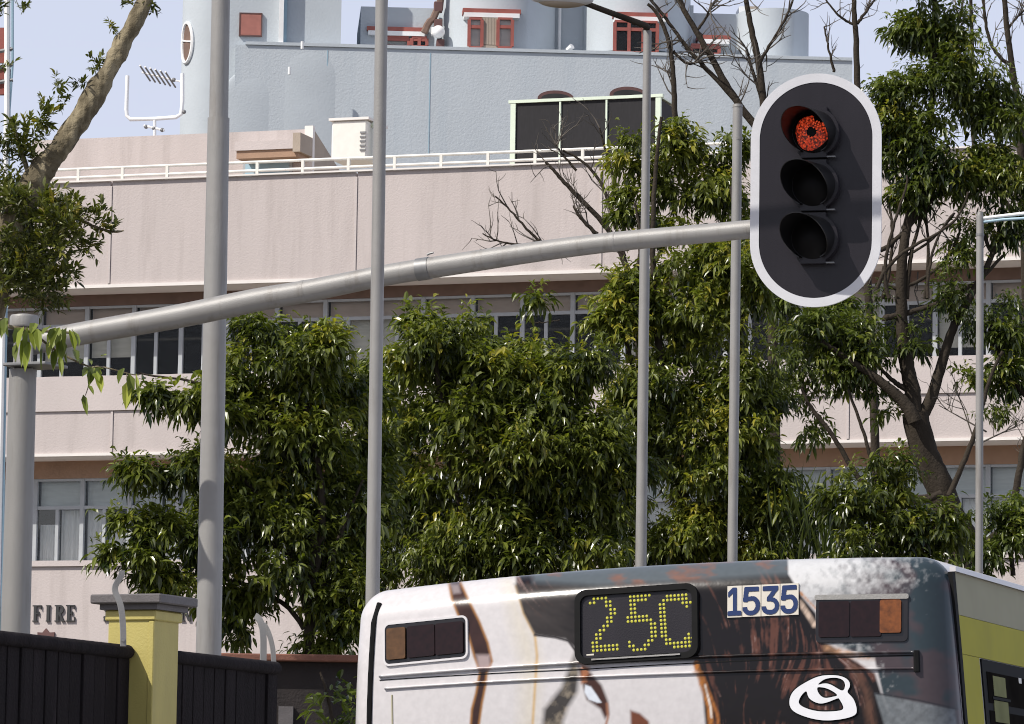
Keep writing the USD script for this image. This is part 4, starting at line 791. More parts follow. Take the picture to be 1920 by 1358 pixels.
# mouldings across the rear
def across(name, x0y0, x1y1, hgt, th, matn, nseg=60, slide=0.0, pr=False):
    a, b = rpx(*x0y0), rpx(*x1y1); X = np.linspace(a[0], b[0], nseg); Z = np.linspace(a[1], b[1], nseg)
    v = []
    for x, z in zip(X, Z): v += [rear(x, z + hgt / 2, -.004), rear(x, z + hgt / 2 * .8, th), rear(x, z - hgt / 2 * .8, th), rear(x, z - hgt / 2, -.004)]
    f = [[4 * i + j, 4 * i + j + 1, 4 * i + 5 + j, 4 * i + 4 + j] for i in range(nseg - 1) for j in range(3)]; f += [[0, 1, 2, 3], [4 * nseg - 1, 4 * nseg - 2, 4 * nseg - 3, 4 * nseg - 4]]
    V, F = MB().add(v, f).arrays(); return V, F
def printed(VF):
    """colour of the print at each vertex of a strip lying on the rear shell"""
    from scipy.spatial import cKDTree
    d, i = cKDTree(rear_V).query(VF[0]); return np.clip(col[i], .004, .9)

for a, b, h, th in (((712, 1268), (1716, 1222), .014, .010), ((722, 1291), (1716, 1253), .012, .008)):
    VF = across('trim', a, b, h, th, None, 120); part('trim_strip', VF, 'bus_print', bs, smooth=30, attr={'print': printed(VF)})
for a, b in (((712, 1275.5), (1090, 1255.5)), ((1090, 1255.5), (1716, 1228.5))):
    VF = across('seam', a, b, .0045, .002, None, 60); part('panel_seam', VF, 'rubber', bs)
X0_, X1_ = rpx(735, 1303), rpx(735, 1400); part('hatch_seam', MB().tube([rear(X0_[0], z, .001) for z in np.linspace(X0_[1], X1_[1], 12)], .004, 5), 'bus_beige', bs)
a, b = rpx(1717, 1220), rpx(1717, 1260); part('trim_end', MB().tube([rear(a[0] + .004, z, .006) for z in np.linspace(b[1], a[1], 6)], .012, 6), 'rubber', bs)
def frame_at(x, y):
    """local frame of the rear face under a picture point: origin, right, up, outward"""
    X, Z = rpx(x, y); e = .03; r = unit(rear(X + e, Z) - rear(X - e, Z)); u = unit(rear(X, Z + e) - rear(X, Z - e)); nrm = unit(np.cross(r, u)); 
    u = unit(np.cross(nrm, r)); return rear(X, Z), r, u, nrm, X, Z
def rrect(w, h, r): return shapely.box(-w / 2 + r, -h / 2 + r, w / 2 - r, h / 2 - r).buffer(r, quad_segs=8)
def span(x0, x1, y0, y1):
    O, r, u, nn, X, Z = frame_at((x0 + x1) / 2, (y0 + y1) / 2); a, b = rpx(x0, (y0 + y1) / 2), rpx(x1, (y0 + y1) / 2); c, d = rpx((x0 + x1) / 2, y0), rpx((x0 + x1) / 2, y1)
    return O, r, u, nn, abs(b[0] - a[0]) * 1.005, abs(c[1] - d[1])
# light clusters
def cluster(x0, x1, y0, y1, amber_left, lit):
    O, r, u, nn, w, h = span(x0, x1, y0, y1); lc = group_part('light_cluster', bs)
    if amber_left: part('highlight_ring', MB().poly(rrect(w + .012, h + .012, .026).difference(rrect(w - .004, h - .004, .02)), O - nn * .03, r, u, nn, .037), 'bus_white', lc)  # white ring painted in for the highlight round the lamp recess
    part('housing', MB().poly(rrect(w, h, .018), O - nn * .03, r, u, nn, .034), 'lamp_black', lc)
    aw_ = w * .23; ah = h * (.78 if amber_left else .72); o = O + r * ((-w / 2 + aw_ / 2 + .012) if amber_left else (w / 2 - aw_ / 2 - .024)) + (u * 0 if amber_left else u * h * .04)
    lens = part('amber_lens', MB().poly(rrect(aw_, ah, .008), o + nn * .0045, r, u, nn, .010), 'amber_lit' if lit else 'amber', lc)
    rw = w * .335
    for i in range(2):
        o2 = O + r * ((w / 2 - rw / 2 - .012 - i * (rw + .004)) if amber_left else (-w / 2 + rw / 2 + .012 + i * (rw + .004))); part('red_lens', MB().poly(rrect(rw, h * .78, .008), o2 + nn * .0045, r, u, nn, .008), 'tail_red', lc)
cluster(722, 875, 1165, 1239, True, False); cluster(1530, 1702, 1119, 1203, False, True)
if True:
    O, r, u, nn, w, h = span(1528, 1704, 1110, 1124); part('cluster_brow', MB().poly(rrect(w, h * .42, .008), O - nn * .02 - u * h * .2, r, u, nn, .030), 'galvanised', bs)
# route display with yellow dot matrix
O, r, u, nn, w, h = span(1080, 1309, 1101, 1241); tilt = math.radians(0.4)
r, u = math.cos(tilt) * r + math.sin(tilt) * u, -math.sin(tilt) * r + math.cos(tilt) * u
ds = group_part('route_display', bs)
part('bezel', MB().poly(rrect(w, h, .045).difference(rrect(w - .045, h - .045, .03)), O - nn * .05, r, u, nn, .068), 'rubber', ds)
part('display_panel', MB().poly(rrect(w - .044, h - .044, .03), O - nn * .03, r, u, nn, .036), 'signal_black', ds)
part('sill_trim', MB().box(O - r * w * .36 - u * (h / 2 - .012) + nn * .0185, r * w * .72, u * .006, nn * .005), 'galvanised_pale', ds)
part('maker_label', MB().box(O - r * w * .41 - u * (h / 2 - .034) + nn * .0065, r * .03, u * .006, nn * .001), 'plate_cream', ds)
G = {'2': ["..####...", ".##..##..", ".....##..", "......##.", "......##.", ".....##..", ".....##..", "....##...", "...##....", "..##.....", "..##.....", ".##......", ".#######.", ".#######."],
     '5': ["..######.", "..#####..", "..##.....", "..##.....", "..##.....", ".######..", ".#######.", ".......##", ".......##", ".......##", ".......##", ".#....##.", ".##..##..", "..####..."],
     'C': ["..######.", ".#######.", "##....###", "##.....#.", "##.......", "##.......", "##.......", "##.......", "##.......", "##.......", "##.....#.", ".##...###", ".########", "...#####."]}
base_tri = trimesh.creation.icosphere(1, 1.0); iv, jf = base_tri.vertices, base_tri.faces
def on_display(x, y): p = on_plane(x, y, O + nn * .006, nn); return p
for ch, xa, xb in (('2', 1102, 1162), ('5', 1171, 1228), ('C', 1240, 1297)):
    m = MB(); rows = G[ch]; ya0, ya1 = {'2': (1122, 1219), '5': (1118, 1218), 'C': (1117, 1213)}[ch]
    pts = [iv]
    for i, row in enumerate(rows):
        for j, cc in enumerate(row):
            if cc == '#':
                p = on_display(xa + (xb - xa) * j / 8 + (i - 7) * .5, ya0 + (ya1 - ya0) * i / 13 - (j - 4) * .55)
                m.add(p + iv @ np.stack([r * .0056, u * .0056, nn * .003]), jf)
    part('digit', m, 'led_yellow', ds, label='dot matrix character ' + ch)
part('unlit_dots', MB().tm(trimesh.creation.box([.0001] * 3).apply_translation(O)), 'lamp_black', ds, kind='stuff') if False else None
# fleet number plates
O, r, u, nn, w, h = span(1364, 1498, 1097, 1156); tl = math.radians(0.6); r, u = math.cos(tl) * r + math.sin(tl) * u, -math.sin(tl) * r + math.cos(tl) * u
fn = group_part('fleet_number', bs)
ws = [.21, .265, .265, .26]; x = -w / 2
for d_, k in zip('1535', ws):
    pw2 = w * k; pl = part('number_plate', MB().box(O + r * (x + .0012) - u * h / 2 - nn * .006, r * (pw2 - .0024), u * h, nn * .012), 'plate_cream', fn)
    tmn = meshkit.text_mesh(d_, h * .84, .002, True); vv = np.array(tmn.vertices); vv[:, 0] -= (vv[:, 0].min() + vv[:, 0].max()) / 2; sxk = min(1.15, pw2 * .92 / (vv[:, 0].max() - vv[:, 0].min())); vv[:, 0] *= sxk
    part('digit', MB().add(O + r * (x + pw2 / 2) - u * h * .42 + nn * .0065 + vv[:, :1] * r + vv[:, 1:2] * u + vv[:, 2:] * nn, tmn.faces), 'digit_blue', pl); x += pw2
# white looped emblem
O, r, u, nn, X, Z = frame_at(1545, 1312)
def lp_(pts): return [tuple(np.array([np.dot(on_plane(a, b, O, nn) - O, r), np.dot(on_plane(a, b, O, nn) - O, u)])) for a, b in pts]
def smooth_line(pts, closed=False):
    p = np.array(pts + ([pts[0]] if closed else [])); t_ = np.arange(len(p)); cs_ = CubicSpline(t_, p, bc_type='periodic' if closed else 'natural'); return LineString(cs_(np.linspace(0, len(p) - 1, 160)))
s1 = px(16.7)
PL = lambda pts: shapely.Polygon(smooth_line(lp_(pts), True))
em = PL([(1481, 1315), (1490, 1295), (1515, 1278), (1540, 1268), (1570, 1267), (1590, 1275), (1594, 1288), (1590, 1298), (1600, 1310), (1607, 1330), (1600, 1343), (1570, 1350), (1535, 1350), (1502, 1341), (1485, 1330)])
em = em.difference(PL([(1499, 1313), (1511, 1297), (1516, 1306), (1527, 1316), (1545, 1319), (1568, 1311), (1575, 1312), (1581, 1323), (1580, 1331), (1565, 1334), (1535, 1334), (1507, 1326)]))
em = em.difference(PL([(1535, 1284), (1542, 1277), (1555, 1272), (1572, 1272), (1583, 1278), (1585, 1288), (1579, 1295), (1562, 1286), (1546, 1282)]))
em = em.difference(PL([(1533, 1291), (1540, 1289), (1555, 1293), (1570, 1303), (1562, 1307), (1548, 1309), (1537, 1302)]))
part('emblem', MB().poly(em, O + nn * .004, r, u, nn, .004), 'logo_white', bs)
part('emblem_outline', MB().poly(em.buffer(.006), O + nn * .001, r, u, nn, .0028), 'rubber', bs)
# right side: beige panel, yellow band, pillars, windows
def side(x, y):
    n_ = BRt; p = on_plane(x, y, BO + BRt * (BHW - .03), n_) - BO; return np.dot(p, BA), np.dot(p, BZ)
def slab(name, l0, l1, z0, z1, th, matn, parent=None, n=8):
    zz = np.linspace(z0, z1, n); hx = hwid(np.minimum(zz, BH - RCN)); v = []
    for z, x in zip(zz, hx): v += [bus(x - .01, l0, z), bus(x + th, l0, z), bus(x + th, l1, z), bus(x - .01, l1, z)]
    f = [[4 * i + j, 4 * i + (j + 1) % 4, 4 * i + 4 + (j + 1) % 4, 4 * i + 4 + j] for i in range(n - 1) for j in range(4)]; f += [[0, 3, 2, 1], [4 * n - 4, 4 * n - 3, 4 * n - 2, 4 * n - 1]]
    return part(name, MB().add(v, f), matn, parent or bs)
lz = .24; z_y1 = side(1850, 1166)[1]; z_y0 = side(1850, 1237)[1]; z_r = side(1850, 1090)[1]
l_w = side(1838, 1290)[0]
slab('side_panel', lz, LB - .1, z_y1, z_r, .004, 'bus_beige'); slab('yellow_band', lz, LB - .1, z_y0, z_y1 - .002, .005, 'bus_yellow')
slab('yellow_pillar', lz, l_w - .03, .6, z_y0 - .002, .005, 'bus_yellow'); slab('lower_panel', l_w, LB - .1, .6, 1.25, .005, 'bus_yellow')
slab('cant_gutter', lz, LB - .1, z_r + .003, z_r + .022, .014, 'bus_white', n=2); slab('corner_strip', lz - .03, lz + .012, .6, z_r, .008, 'rubber')
wl = l_w
for i in range(6):
    w1 = min(wl + 1.62, LB - .15); wf = slab('side_window', wl, w1, 1.27, z_y0 - .004, .006, 'rubber'); 
    slab('pane', wl + .06, w1 - .06, 1.36, z_y0 - .20, .0085, 'window_dark', wf, 3); slab('pane', wl + .06, w1 - .06, z_y0 - .17, z_y0 - .05, .0085, 'window_dark', wf, 3); wl = w1 + .03
for x0, x1, y0, y1 in ((1855, 1878, 1270, 1307), (1856, 1882, 1316, 1356)):
    a, b = side(x0, (y0 + y1) / 2), side(x1, (y0 + y1) / 2); c, d = side((x0 + x1) / 2, y0), side((x0 + x1) / 2, y1); slab('seat_back', a[0], b[0], d[1], c[1], .0095, 'seat_green', n=3)
slab('seat_rail', side(1852, 1311)[0], side(1885, 1311)[0], side(1865, 1314)[1], side(1865, 1309)[1], .012, 'rubber', n=2); slab('window_sticker', side(1903, 1277)[0], side(1908, 1277)[0], side(1905, 1282)[1], side(1905, 1272)[1], .0095, 'plate_cream', n=2)
for l in (2.6, 8.4):
    for s in (-1, 1):
        a, b = bus(s * 0.93, l, .48), bus(s * 1.2, l, .48); w_ = part('wheel', MB().tube([a, a + (b - a) * .1, a + (b - a) * .9, b], [.44, .48, .48, .44], 28), 'rubber', bs, smooth=40); part('rim', MB().tube([b + (b - a) * .01, b + (b - a) * .03], [.27, .2], 20), 'steel_rim', w_)
part('rear_bumper', MB().box(bus(-1.15, -.06, .38), BRt * 2.3, BA * .3, BZ * .28, .03), 'rubber', bs)

# ------------------------------------------------------------------ vegetation
def leaves(B, D, L, wr, g, fold=0.25, droop=0.35):
    """leaf blades: bases B, directions D, lengths L; each has two cross sections, a folded midrib and a drooping tip"""
    N = len(B); D = D / np.linalg.norm(D, axis=1, keepdims=True)
    side = np.cross(D, np.array([0, 0, 1.0]) + g.normal(0, .35, (N, 3))); side /= np.maximum(np.linalg.norm(side, axis=1, keepdims=True), 1e-6); nn = np.cross(side, D)
    L = L[:, None]; w = L * wr * g.uniform(.85, 1.15, (N, 1)); dn = np.array([0, 0, -1.0]) * L * droop * g.uniform(.3, 1.3, (N, 1))
    c1, c2, tip = B + D * L * .3 + dn * .06, B + D * L * .68 + dn * .38, B + D * L + dn
    f1, f2 = nn * w * fold, nn * w * fold * .7
    V = np.stack([B, c1 - side * w * .5 + f1, c1, c1 + side * w * .5 + f1, c2 - side * w * .42 + f2, c2, c2 + side * w * .42 + f2, tip], 1).reshape(-1, 3)
    T = np.array([[0, 2, 1], [0, 3, 2], [1, 2, 5], [1, 5, 4], [2, 3, 6], [2, 6, 5], [4, 5, 7], [5, 6, 7]])
    return V, (np.arange(N)[:, None, None] * 8 + T).reshape(-1, 3)
def foliage(blobs, leaf, per, g, wr=0.34, nleaf=9, twig=0.24, up=False, droop=0.4, yellow=0.06, shell=0.5, depth=None, clump=0.30):
    """leafy twigs through the volume of picture-sized clumps (x, y, rx, ry, Y); returns mesh arrays and a tint per vertex"""
    Bs, Ds, Ls, Ts = [], [], [], []
    for b in blobs:
        x, y, rx, ry, Y = b[:5]; k = b[5] if len(b) > 5 else 1.0
        c = at(x, y, Y); s = px(Y); R = np.array([rx * s, (depth or 0.8) * math.sqrt(rx * ry) * s, ry * s])
        nt = max(4, int(math.pi * rx * ry * (s / 0.0055) ** 2 / per * k)); sub = clump * s / 0.0055
        ns = max(2, int(R[0] * R[2] * 3.0 / sub ** 2)); sd = g.normal(0, 1, (ns, 3)); sd /= np.linalg.norm(sd, axis=1, keepdims=True)
        sc_ = sd * (g.uniform(0, 1, (ns, 1)) ** shell) * 1.04; srad = sub * g.uniform(.55, 1.15, ns); stint = g.normal(0, .11, ns); sleaf = g.uniform(.72, 1.22, ns); sdead = g.uniform(0, 1, ns) < yellow
        w = srad ** 2 / (srad ** 2).sum(); own = g.choice(ns, nt, p=w)
        d = g.normal(0, 1, (nt, 3)); d /= np.linalg.norm(d, axis=1, keepdims=True); rad = g.uniform(0, 1, nt) ** .45
        P = c + sc_[own] * R + d * np.minimum(srad[own, None], R.min() * .9) * rad[:, None] * np.array([1.15, 1.0, .8])
        out = d * .7 + sc_[own] * .5
        ax = out + g.normal(0, .55, (nt, 3)) + np.array([0, 0, .35 if up else -.12]); ax /= np.linalg.norm(ax, axis=1, keepdims=True)
        tt_ = np.clip(.36 + .16 * d[:, 2] + .12 * sc_[own, 2] + stint[own] + g.normal(0, .12, nt), 0, .85)  # clump tops paler, sunlit and dark clumps put into the leaf colour
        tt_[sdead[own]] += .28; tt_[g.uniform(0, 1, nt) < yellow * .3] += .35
        for q in range(nleaf):
            f = (q + .5) / nleaf; a = q * 2.4 + g.uniform(0, 6.28, nt)
            e = np.stack([np.cos(a), np.sin(a), np.zeros(nt)], 1) + g.normal(0, .35, (nt, 3)); e -= ax * (e * ax).sum(1, keepdims=True); e /= np.maximum(np.linalg.norm(e, axis=1, keepdims=True), 1e-6)
            Bs.append(P + ax * (twig * (f - .3)) * g.uniform(.7, 1.3, (nt, 1)))
            Ds.append(e * .85 + ax * (.45 + .6 * f) + g.normal(0, .32, (nt, 3)) + np.array([0, 0, .25 if up else -.34])); Ls.append(leaf * sleaf[own] * g.uniform(.5, 1.4, nt)); Ts.append(np.clip(tt_ + g.normal(0, .12, nt), 0, 1))
    B, D, L, T = np.vstack(Bs), np.vstack(Ds), np.concatenate(Ls), np.concatenate(Ts)
    V, F = leaves(B, D, L, wr, g, droop=droop); return V, F, np.repeat(np.stack([T] * 3, 1), 8, axis=0)
def limb(mb, pts, Y, r0, r1, n=9, wob=0.0, g=None, dY=0.0):
    """branch through picture points at depth Y (drifting by dY), radii in picture units"""
    P = np.array([at(x, y, Y + dY * i / max(1, len(pts) - 1)) for i, (x, y) in enumerate(pts)])
    if len(P) > 2: P = CubicSpline(np.arange(len(P)), P)(np.linspace(0, len(P) - 1, 6 * len(P)))
    else: P = np.linspace(P[0], P[1], 6)
    if wob and g is not None: P = P + g.normal(0, wob * px(Y), P.shape)
    R = np.linspace(r0, r1, len(P)) * px(Y); mb.tube(P, R, n); return P
def twigs(mb, P, g, n, L, r, spread=0.9, depth=1, up=0.35):
    """fine side twigs along a branch"""
    for _ in range(n):
        i = int(g.integers(len(P) // 4, len(P))); T = P[min(i + 1, len(P) - 1)] - P[max(i - 1, 0)]; T = T / max(np.linalg.norm(T), 1e-9)
        d = T + g.normal(0, spread, 3) * np.array([1, .7, 1]) + np.array([0, 0, up]); d /= np.linalg.norm(d); l = L * g.uniform(.45, 1.2)
        Q = [P[i]]
        for k in range(4): d = d + g.normal(0, .18, 3) + np.array([0, 0, .06]); d /= np.linalg.norm(d); Q.append(Q[-1] + d * l / 4)
        Q = np.array(Q); mb.tube(Q, np.linspace(r, r * .35, len(Q)), 5)
        if depth > 0: twigs(mb, Q, g, int(g.integers(2, 5)), L * .45, r * .6, spread, depth - 1, up)
def tree(name, label, cat, foot, limbs, blobs, lm, g, leaf=0.115, per=120, bark='bark_dark', trunk=None, group=None, **kw):
    f = at(*foot); t = thing(name, label, cat, [f[0], f[1], 0], group=group)
    if trunk:
        m = MB(); limb(m, trunk[0], trunk[1], trunk[2], trunk[3], 14, .6, g); part('trunk', m, bark, t, smooth=60)
    for pts, Y, r0, r1 in limbs:
        m = MB(); limb(m, pts, Y, r0, r1, 9, .5, g); part('limb', m, bark, t, smooth=60)
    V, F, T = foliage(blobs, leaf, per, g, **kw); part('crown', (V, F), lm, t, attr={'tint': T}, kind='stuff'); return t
g = np.random.default_rng(5)
def gy(x, Y): # a picture y well below the frame whose point is on the ground
    p = at(x, 1600, Y); return CY + 0 if False else project([p[0], Y, 0.0])[1]
# tree with layered drooping branches left of centre
YB = 41.0
tree('broadleaf_tree', 'glossy green tree left of the slim post, boughs reaching past the thick lamp post', 'tree', (575, gy(575, YB), YB),
     [([(575, 1150), (520, 980), (430, 880), (330, 850)], YB, 7, 2.5), ([(580, 1100), (600, 900), (560, 720), (540, 620)], YB, 9, 3), ([(580, 1080), (460, 1000), (330, 985), (230, 965)], YB, 6, 2), ([(560, 900), (460, 760), (360, 715), (262, 700)], YB, 5, 1.6), ([(570, 1180), (470, 1100), (330, 1075), (240, 1085)], YB, 5, 2), ([(585, 1150), (640, 1000), (680, 900)], YB, 7, 2)],
     [(555, 690, 105, 80, YB), (600, 800, 100, 110, YB + .5), (520, 820, 100, 100, YB), (610, 940, 110, 110, YB + .4), (500, 940, 100, 90, YB), (540, 1040, 110, 70, YB), (650, 1040, 70, 80, YB + .4), (510, 630, 55, 40, YB), (590, 640, 60, 40, YB), (640, 720, 55, 70, YB + .6),
      (290, 718, 50, 17, YB - .6, 1.7), (345, 740, 45, 26, YB - .6, 1.7), (395, 780, 40, 40, YB - .4), (425, 720, 40, 60, YB), (268, 862, 45, 16, YB - .6, 1.7), (330, 872, 60, 28, YB - .5, 1.7), (395, 860, 50, 55, YB - .3), (230, 968, 32, 12, YB - .6, 1.7), (285, 985, 55, 22, YB - .5, 1.7), (350, 1000, 60, 40, YB - .4), (420, 1000, 60, 60, YB),
      (255, 1045, 55, 16, YB - .6, 1.7), (320, 1060, 70, 26, YB - .4, 1.7), (260, 1085, 60, 12, YB - .5, 1.7), (345, 1100, 60, 22, YB - .4, 1.7), (410, 1090, 60, 40, YB), (450, 1150, 50, 34, YB), (455, 1195, 30, 18, YB), (610, 1130, 55, 45, YB), (650, 1180, 45, 40, YB), (620, 1210, 34, 22, YB), (500, 1110, 45, 30, YB), (655, 1120, 40, 60, YB), (685, 740, 40, 60, YB + .8), (690, 880, 40, 80, YB + .8), (690, 1010, 40, 70, YB + .8), (250, 880, 34, 14, YB - .6, 1.7), (300, 1000, 50, 20, YB - .6, 1.6), (220, 1020, 30, 12, YB - .6, 1.6), (460, 700, 50, 50, YB), (450, 900, 60, 60, YB), (580, 1190, 40, 40, YB)],
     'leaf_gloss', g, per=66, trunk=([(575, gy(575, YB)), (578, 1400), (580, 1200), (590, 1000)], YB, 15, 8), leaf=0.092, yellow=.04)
YC = 44.0
tree('broadleaf_tree', 'dense glossy green tree between the slim post and the curved arm lamp post', 'tree', (900, gy(900, YC), YC),
     [([(900, 1100), (850, 900), (820, 700), (800, 600)], YC, 8, 3), ([(900, 1050), (1000, 850), (1060, 700)], YC, 8, 3), ([(900, 1000), (950, 820), (960, 700)], YC, 7, 3), ([(985, 600), (1010, 605), (1050, 600)], YC, 1.6, 1)],
     [(820, 660, 75, 65, YC), (790, 610, 45, 34, YC), (855, 615, 34, 34, YC), (770, 760, 65, 90, YC + .4), (850, 790, 95, 90, YC), (960, 730, 95, 65, YC), (1060, 740, 100, 90, YC), (960, 850, 110, 100, YC - .3), (1080, 870, 110, 100, YC), (770, 910, 70, 90, YC + .4), (870, 930, 110, 80, YC), (1000, 980, 120, 70, YC), (800, 1030, 90, 60, YC), (900, 1045, 110, 45, YC), (1050, 1050, 110, 40, YC), (1120, 960, 80, 90, YC), (1130, 810, 65, 80, YC), (880, 690, 50, 60, YC + .3), (1000, 560, 14, 16, YC - .4, 2), (1100, 660, 60, 50, YC), (720, 700, 40, 70, YC + 1), (715, 850, 50, 100, YC + 1), (715, 1000, 50, 90, YC + 1), (900, 640, 50, 24, YC + .6), (940, 665, 60, 40, YC + .4), (1000, 670, 40, 40, YC + .4)],
     'leaf_gloss', g, per=62, trunk=([(900, gy(900, YC)), (905, 1350), (900, 1050)], YC, 16, 9), leaf=0.092, yellow=.10)
YD = 49.0
tree('broadleaf_tree', 'tall leafy tree behind the flat topped post with ochre tinged leaves', 'tree', (1290, gy(1290, YD), YD),
     [([(1290, 1050), (1260, 800), (1230, 600), (1225, 400), (1240, 220)], YD, 10, 3), ([(1290, 1000), (1360, 800), (1390, 600), (1370, 350)], YD, 9, 3), ([(1280, 900), (1190, 700), (1160, 520)], YD, 7, 2.5), ([(1180, 560), (1200, 470), (1190, 380)], YD, 5, 2)],
     [(1200, 610, 70, 70, YD), (1290, 600, 85, 60, YD), (1230, 720, 90, 80, YD), (1330, 720, 85, 90, YD), (1200, 850, 90, 90, YD), (1300, 870, 100, 90, YD), (1390, 850, 75, 90, YD), (1240, 980, 90, 75, YD), (1340, 1000, 90, 60, YD), (1410, 960, 60, 70, YD), (1400, 640, 55, 80, YD), (1180, 520, 40, 45, YD), (1290, 500, 80, 40, YD), (1400, 730, 60, 80, YD), (1300, 370, 75, 55, YD + .6), (1380, 400, 40, 50, YD + .6), (1260, 310, 40, 50, YD + .6), (1245, 235, 26, 42, YD + .6), (1200, 300, 42, 36, YD + .4), (1195, 265, 28, 20, YD + .4), (1160, 255, 22, 10, YD + .4), (1372, 285, 26, 40, YD + .6), (1320, 330, 50, 40, YD + .6), (1345, 310, 30, 30, YD + .6), (1185, 350, 22, 26, YD + .4), (1200, 410, 28, 36, YD + .4), (1280, 1030, 140, 30, YD), (1150, 880, 50, 80, YD), (1350, 530, 90, 60, YD), (1150, 600, 50, 50, YD), (1420, 540, 40, 50, YD), (1160, 720, 60, 60, YD), (1440, 880, 40, 60, YD), (1340, 460, 70, 40, YD + .5), (1250, 450, 40, 30, YD + .5, .6), (1240, 400, 40, 40, YD + .5), (1450, 1000, 40, 70, YD)],
     'leaf_gloss', g, per=76, trunk=([(1290, gy(1290, YD)), (1300, 1350), (1290, 1000)], YD, 16, 10), leaf=0.092, yellow=.18)
# tall cone crowned tree on the right with the forked trunk
YE = 53.0
te = tree('broadleaf_tree', 'tall tree with a forked dark trunk and cone shaped leafy top at the right', 'tree', (1800, gy(1800, YE), YE),
     [([(1716, 790), (1690, 750), (1650, 715), (1600, 680), (1540, 640)], YE - .3, 14, 4), ([(1712, 780), (1708, 720), (1696, 660), (1690, 560), (1700, 430), (1740, 250), (1752, 60), (1752, -40)], YE, 17, 3), ([(1722, 780), (1748, 740), (1772, 660), (1800, 590), (1850, 500), (1880, 380)], YE, 13, 4), ([(1700, 730), (1676, 715), (1650, 690)], YE, 6, 3),
      ([(1765, 925), (1690, 940), (1618, 905), (1570, 830), (1525, 770), (1505, 720)], YE - .3, 7, 3), ([(1768, 930), (1700, 930), (1650, 900), (1625, 830), (1605, 770), (1590, 730)], YE - .3, 5, 2.5), ([(1780, 930), (1810, 860), (1832, 800), (1850, 730), (1880, 660)], YE - .3, 6, 3), ([(1650, 470), (1700, 430), (1760, 360), (1790, 320)], YE, 5, 2), ([(1660, 500), (1685, 540), (1760, 500), (1800, 420)], YE, 5, 2), ([(1735, 560), (1740, 460), (1730, 380)], YE, 4, 2), ([(1655, 560), (1672, 470), (1668, 380)], YE, 4, 2), ([(1700, 560), (1715, 450), (1750, 370)], YE, 5, 2), ([(1660, 600), (1690, 590), (1780, 560), (1880, 480)], YE, 7, 3), ([(1690, 480), (1740, 455), (1790, 400)], YE, 3, 2), ([(1645, 540), (1700, 470), (1770, 430), (1815, 360)], YE - .5, 4, 2), ([(1668, 560), (1664, 470), (1690, 380), (1700, 330)], YE - .5, 4, 2), ([(1740, 560), (1750, 470), (1788, 400)], YE - .5, 3.5, 1.8), ([(1800, 1040), (1860, 1010), (1895, 960), (1912, 880), (1925, 820)], YE - .3, 9, 6), ([(1860, 600), (1880, 680), (1925, 740)], YE, 9, 7), ([(1845, 440), (1870, 470), (1890, 420), (1920, 400)], YE, 4, 2)],
     [(1735, 10, 50, 45, YE), (1720, 60, 46, 30, YE), (1770, 90, 70, 50, YE), (1720, 130, 45, 36, YE), (1800, 150, 60, 50, YE), (1740, 200, 80, 50, YE), (1830, 215, 55, 50, YE), (1690, 175, 48, 30, YE), (1672, 250, 45, 45, YE), (1760, 280, 90, 50, YE), (1860, 290, 55, 60, YE), (1700, 325, 60, 40, YE), (1810, 350, 80, 40, YE), (1895, 220, 35, 50, YE), (1890, 370, 45, 50, YE), (1680, 380, 40, 20, YE, .3), (1800, 430, 34, 34, YE, .7), (1815, 490, 32, 40, YE, .8), (1880, 430, 40, 26, YE, .6), (1790, 550, 36, 30, YE, .7), (1800, 600, 45, 60, YE), (1540, 590, 70, 50, YE), (1630, 640, 60, 50, YE), (1700, 610, 40, 26, YE, .4), (1480, 660, 70, 70, YE), (1570, 700, 60, 45, YE), (1500, 760, 60, 40, YE, .8), (1625, 730, 24, 30, YE, .7), (1460, 560, 40, 40, YE), (1430, 760, 40, 60, YE), (1812, 725, 22, 26, YE), (1880, 700, 50, 40, YE), (1905, 630, 30, 50, YE), (1860, 770, 40, 30, YE, .7), (1900, 560, 30, 26, YE, .5), (1530, 800, 40, 30, YE, .5), (1660, 770, 20, 30, YE, .4), (1740, 640, 40, 20, YE, .5), (1860, 160, 30, 40, YE), (1880, 300, 50, 60, YE), (1640, 160, 24, 16, YE), (1660, 300, 40, 40, YE), (1850, 420, 36, 24, YE, .6), (1790, 60, 36, 40, YE), (1730, 240, 60, 50, YE), (1560, 560, 60, 36, YE + 1), (1645, 570, 26, 26, YE, .6)],
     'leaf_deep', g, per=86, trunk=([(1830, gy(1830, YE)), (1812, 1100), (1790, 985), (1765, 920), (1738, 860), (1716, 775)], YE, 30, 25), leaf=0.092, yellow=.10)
m = MB()
for pts in ([(1650, 470), (1700, 430), (1760, 360)], [(1660, 500), (1760, 500), (1800, 420)], [(1735, 560), (1740, 460), (1730, 380)], [(1655, 560), (1672, 470), (1668, 380)], [(1690, 740), (1600, 690), (1540, 640)], [(1850, 740), (1870, 690), (1900, 640)]):
    P = np.array([at(x, y, YE + .1) for x, y in pts]); P = CubicSpline(np.arange(len(P)), P)(np.linspace(0, len(P) - 1, 16)); twigs(m, P, g, 7, 0.5, .010, .8, 1)
for pts in ([(1835, 850), (1800, 760), (1790, 720)], [(1850, 810), (1790, 790), (1760, 760)], [(1840, 830), (1900, 800), (1925, 790)]): P = np.linspace(at(*pts[0], YE), at(*pts[2], YE), 12); m.tube(P, np.linspace(.012, .005, 12), 5); twigs(m, P, g, 6, .5, .006, .7, 1)
part('fine_twigs', m, 'twig_grey', te, smooth=60, kind='stuff')
YF = 47.0
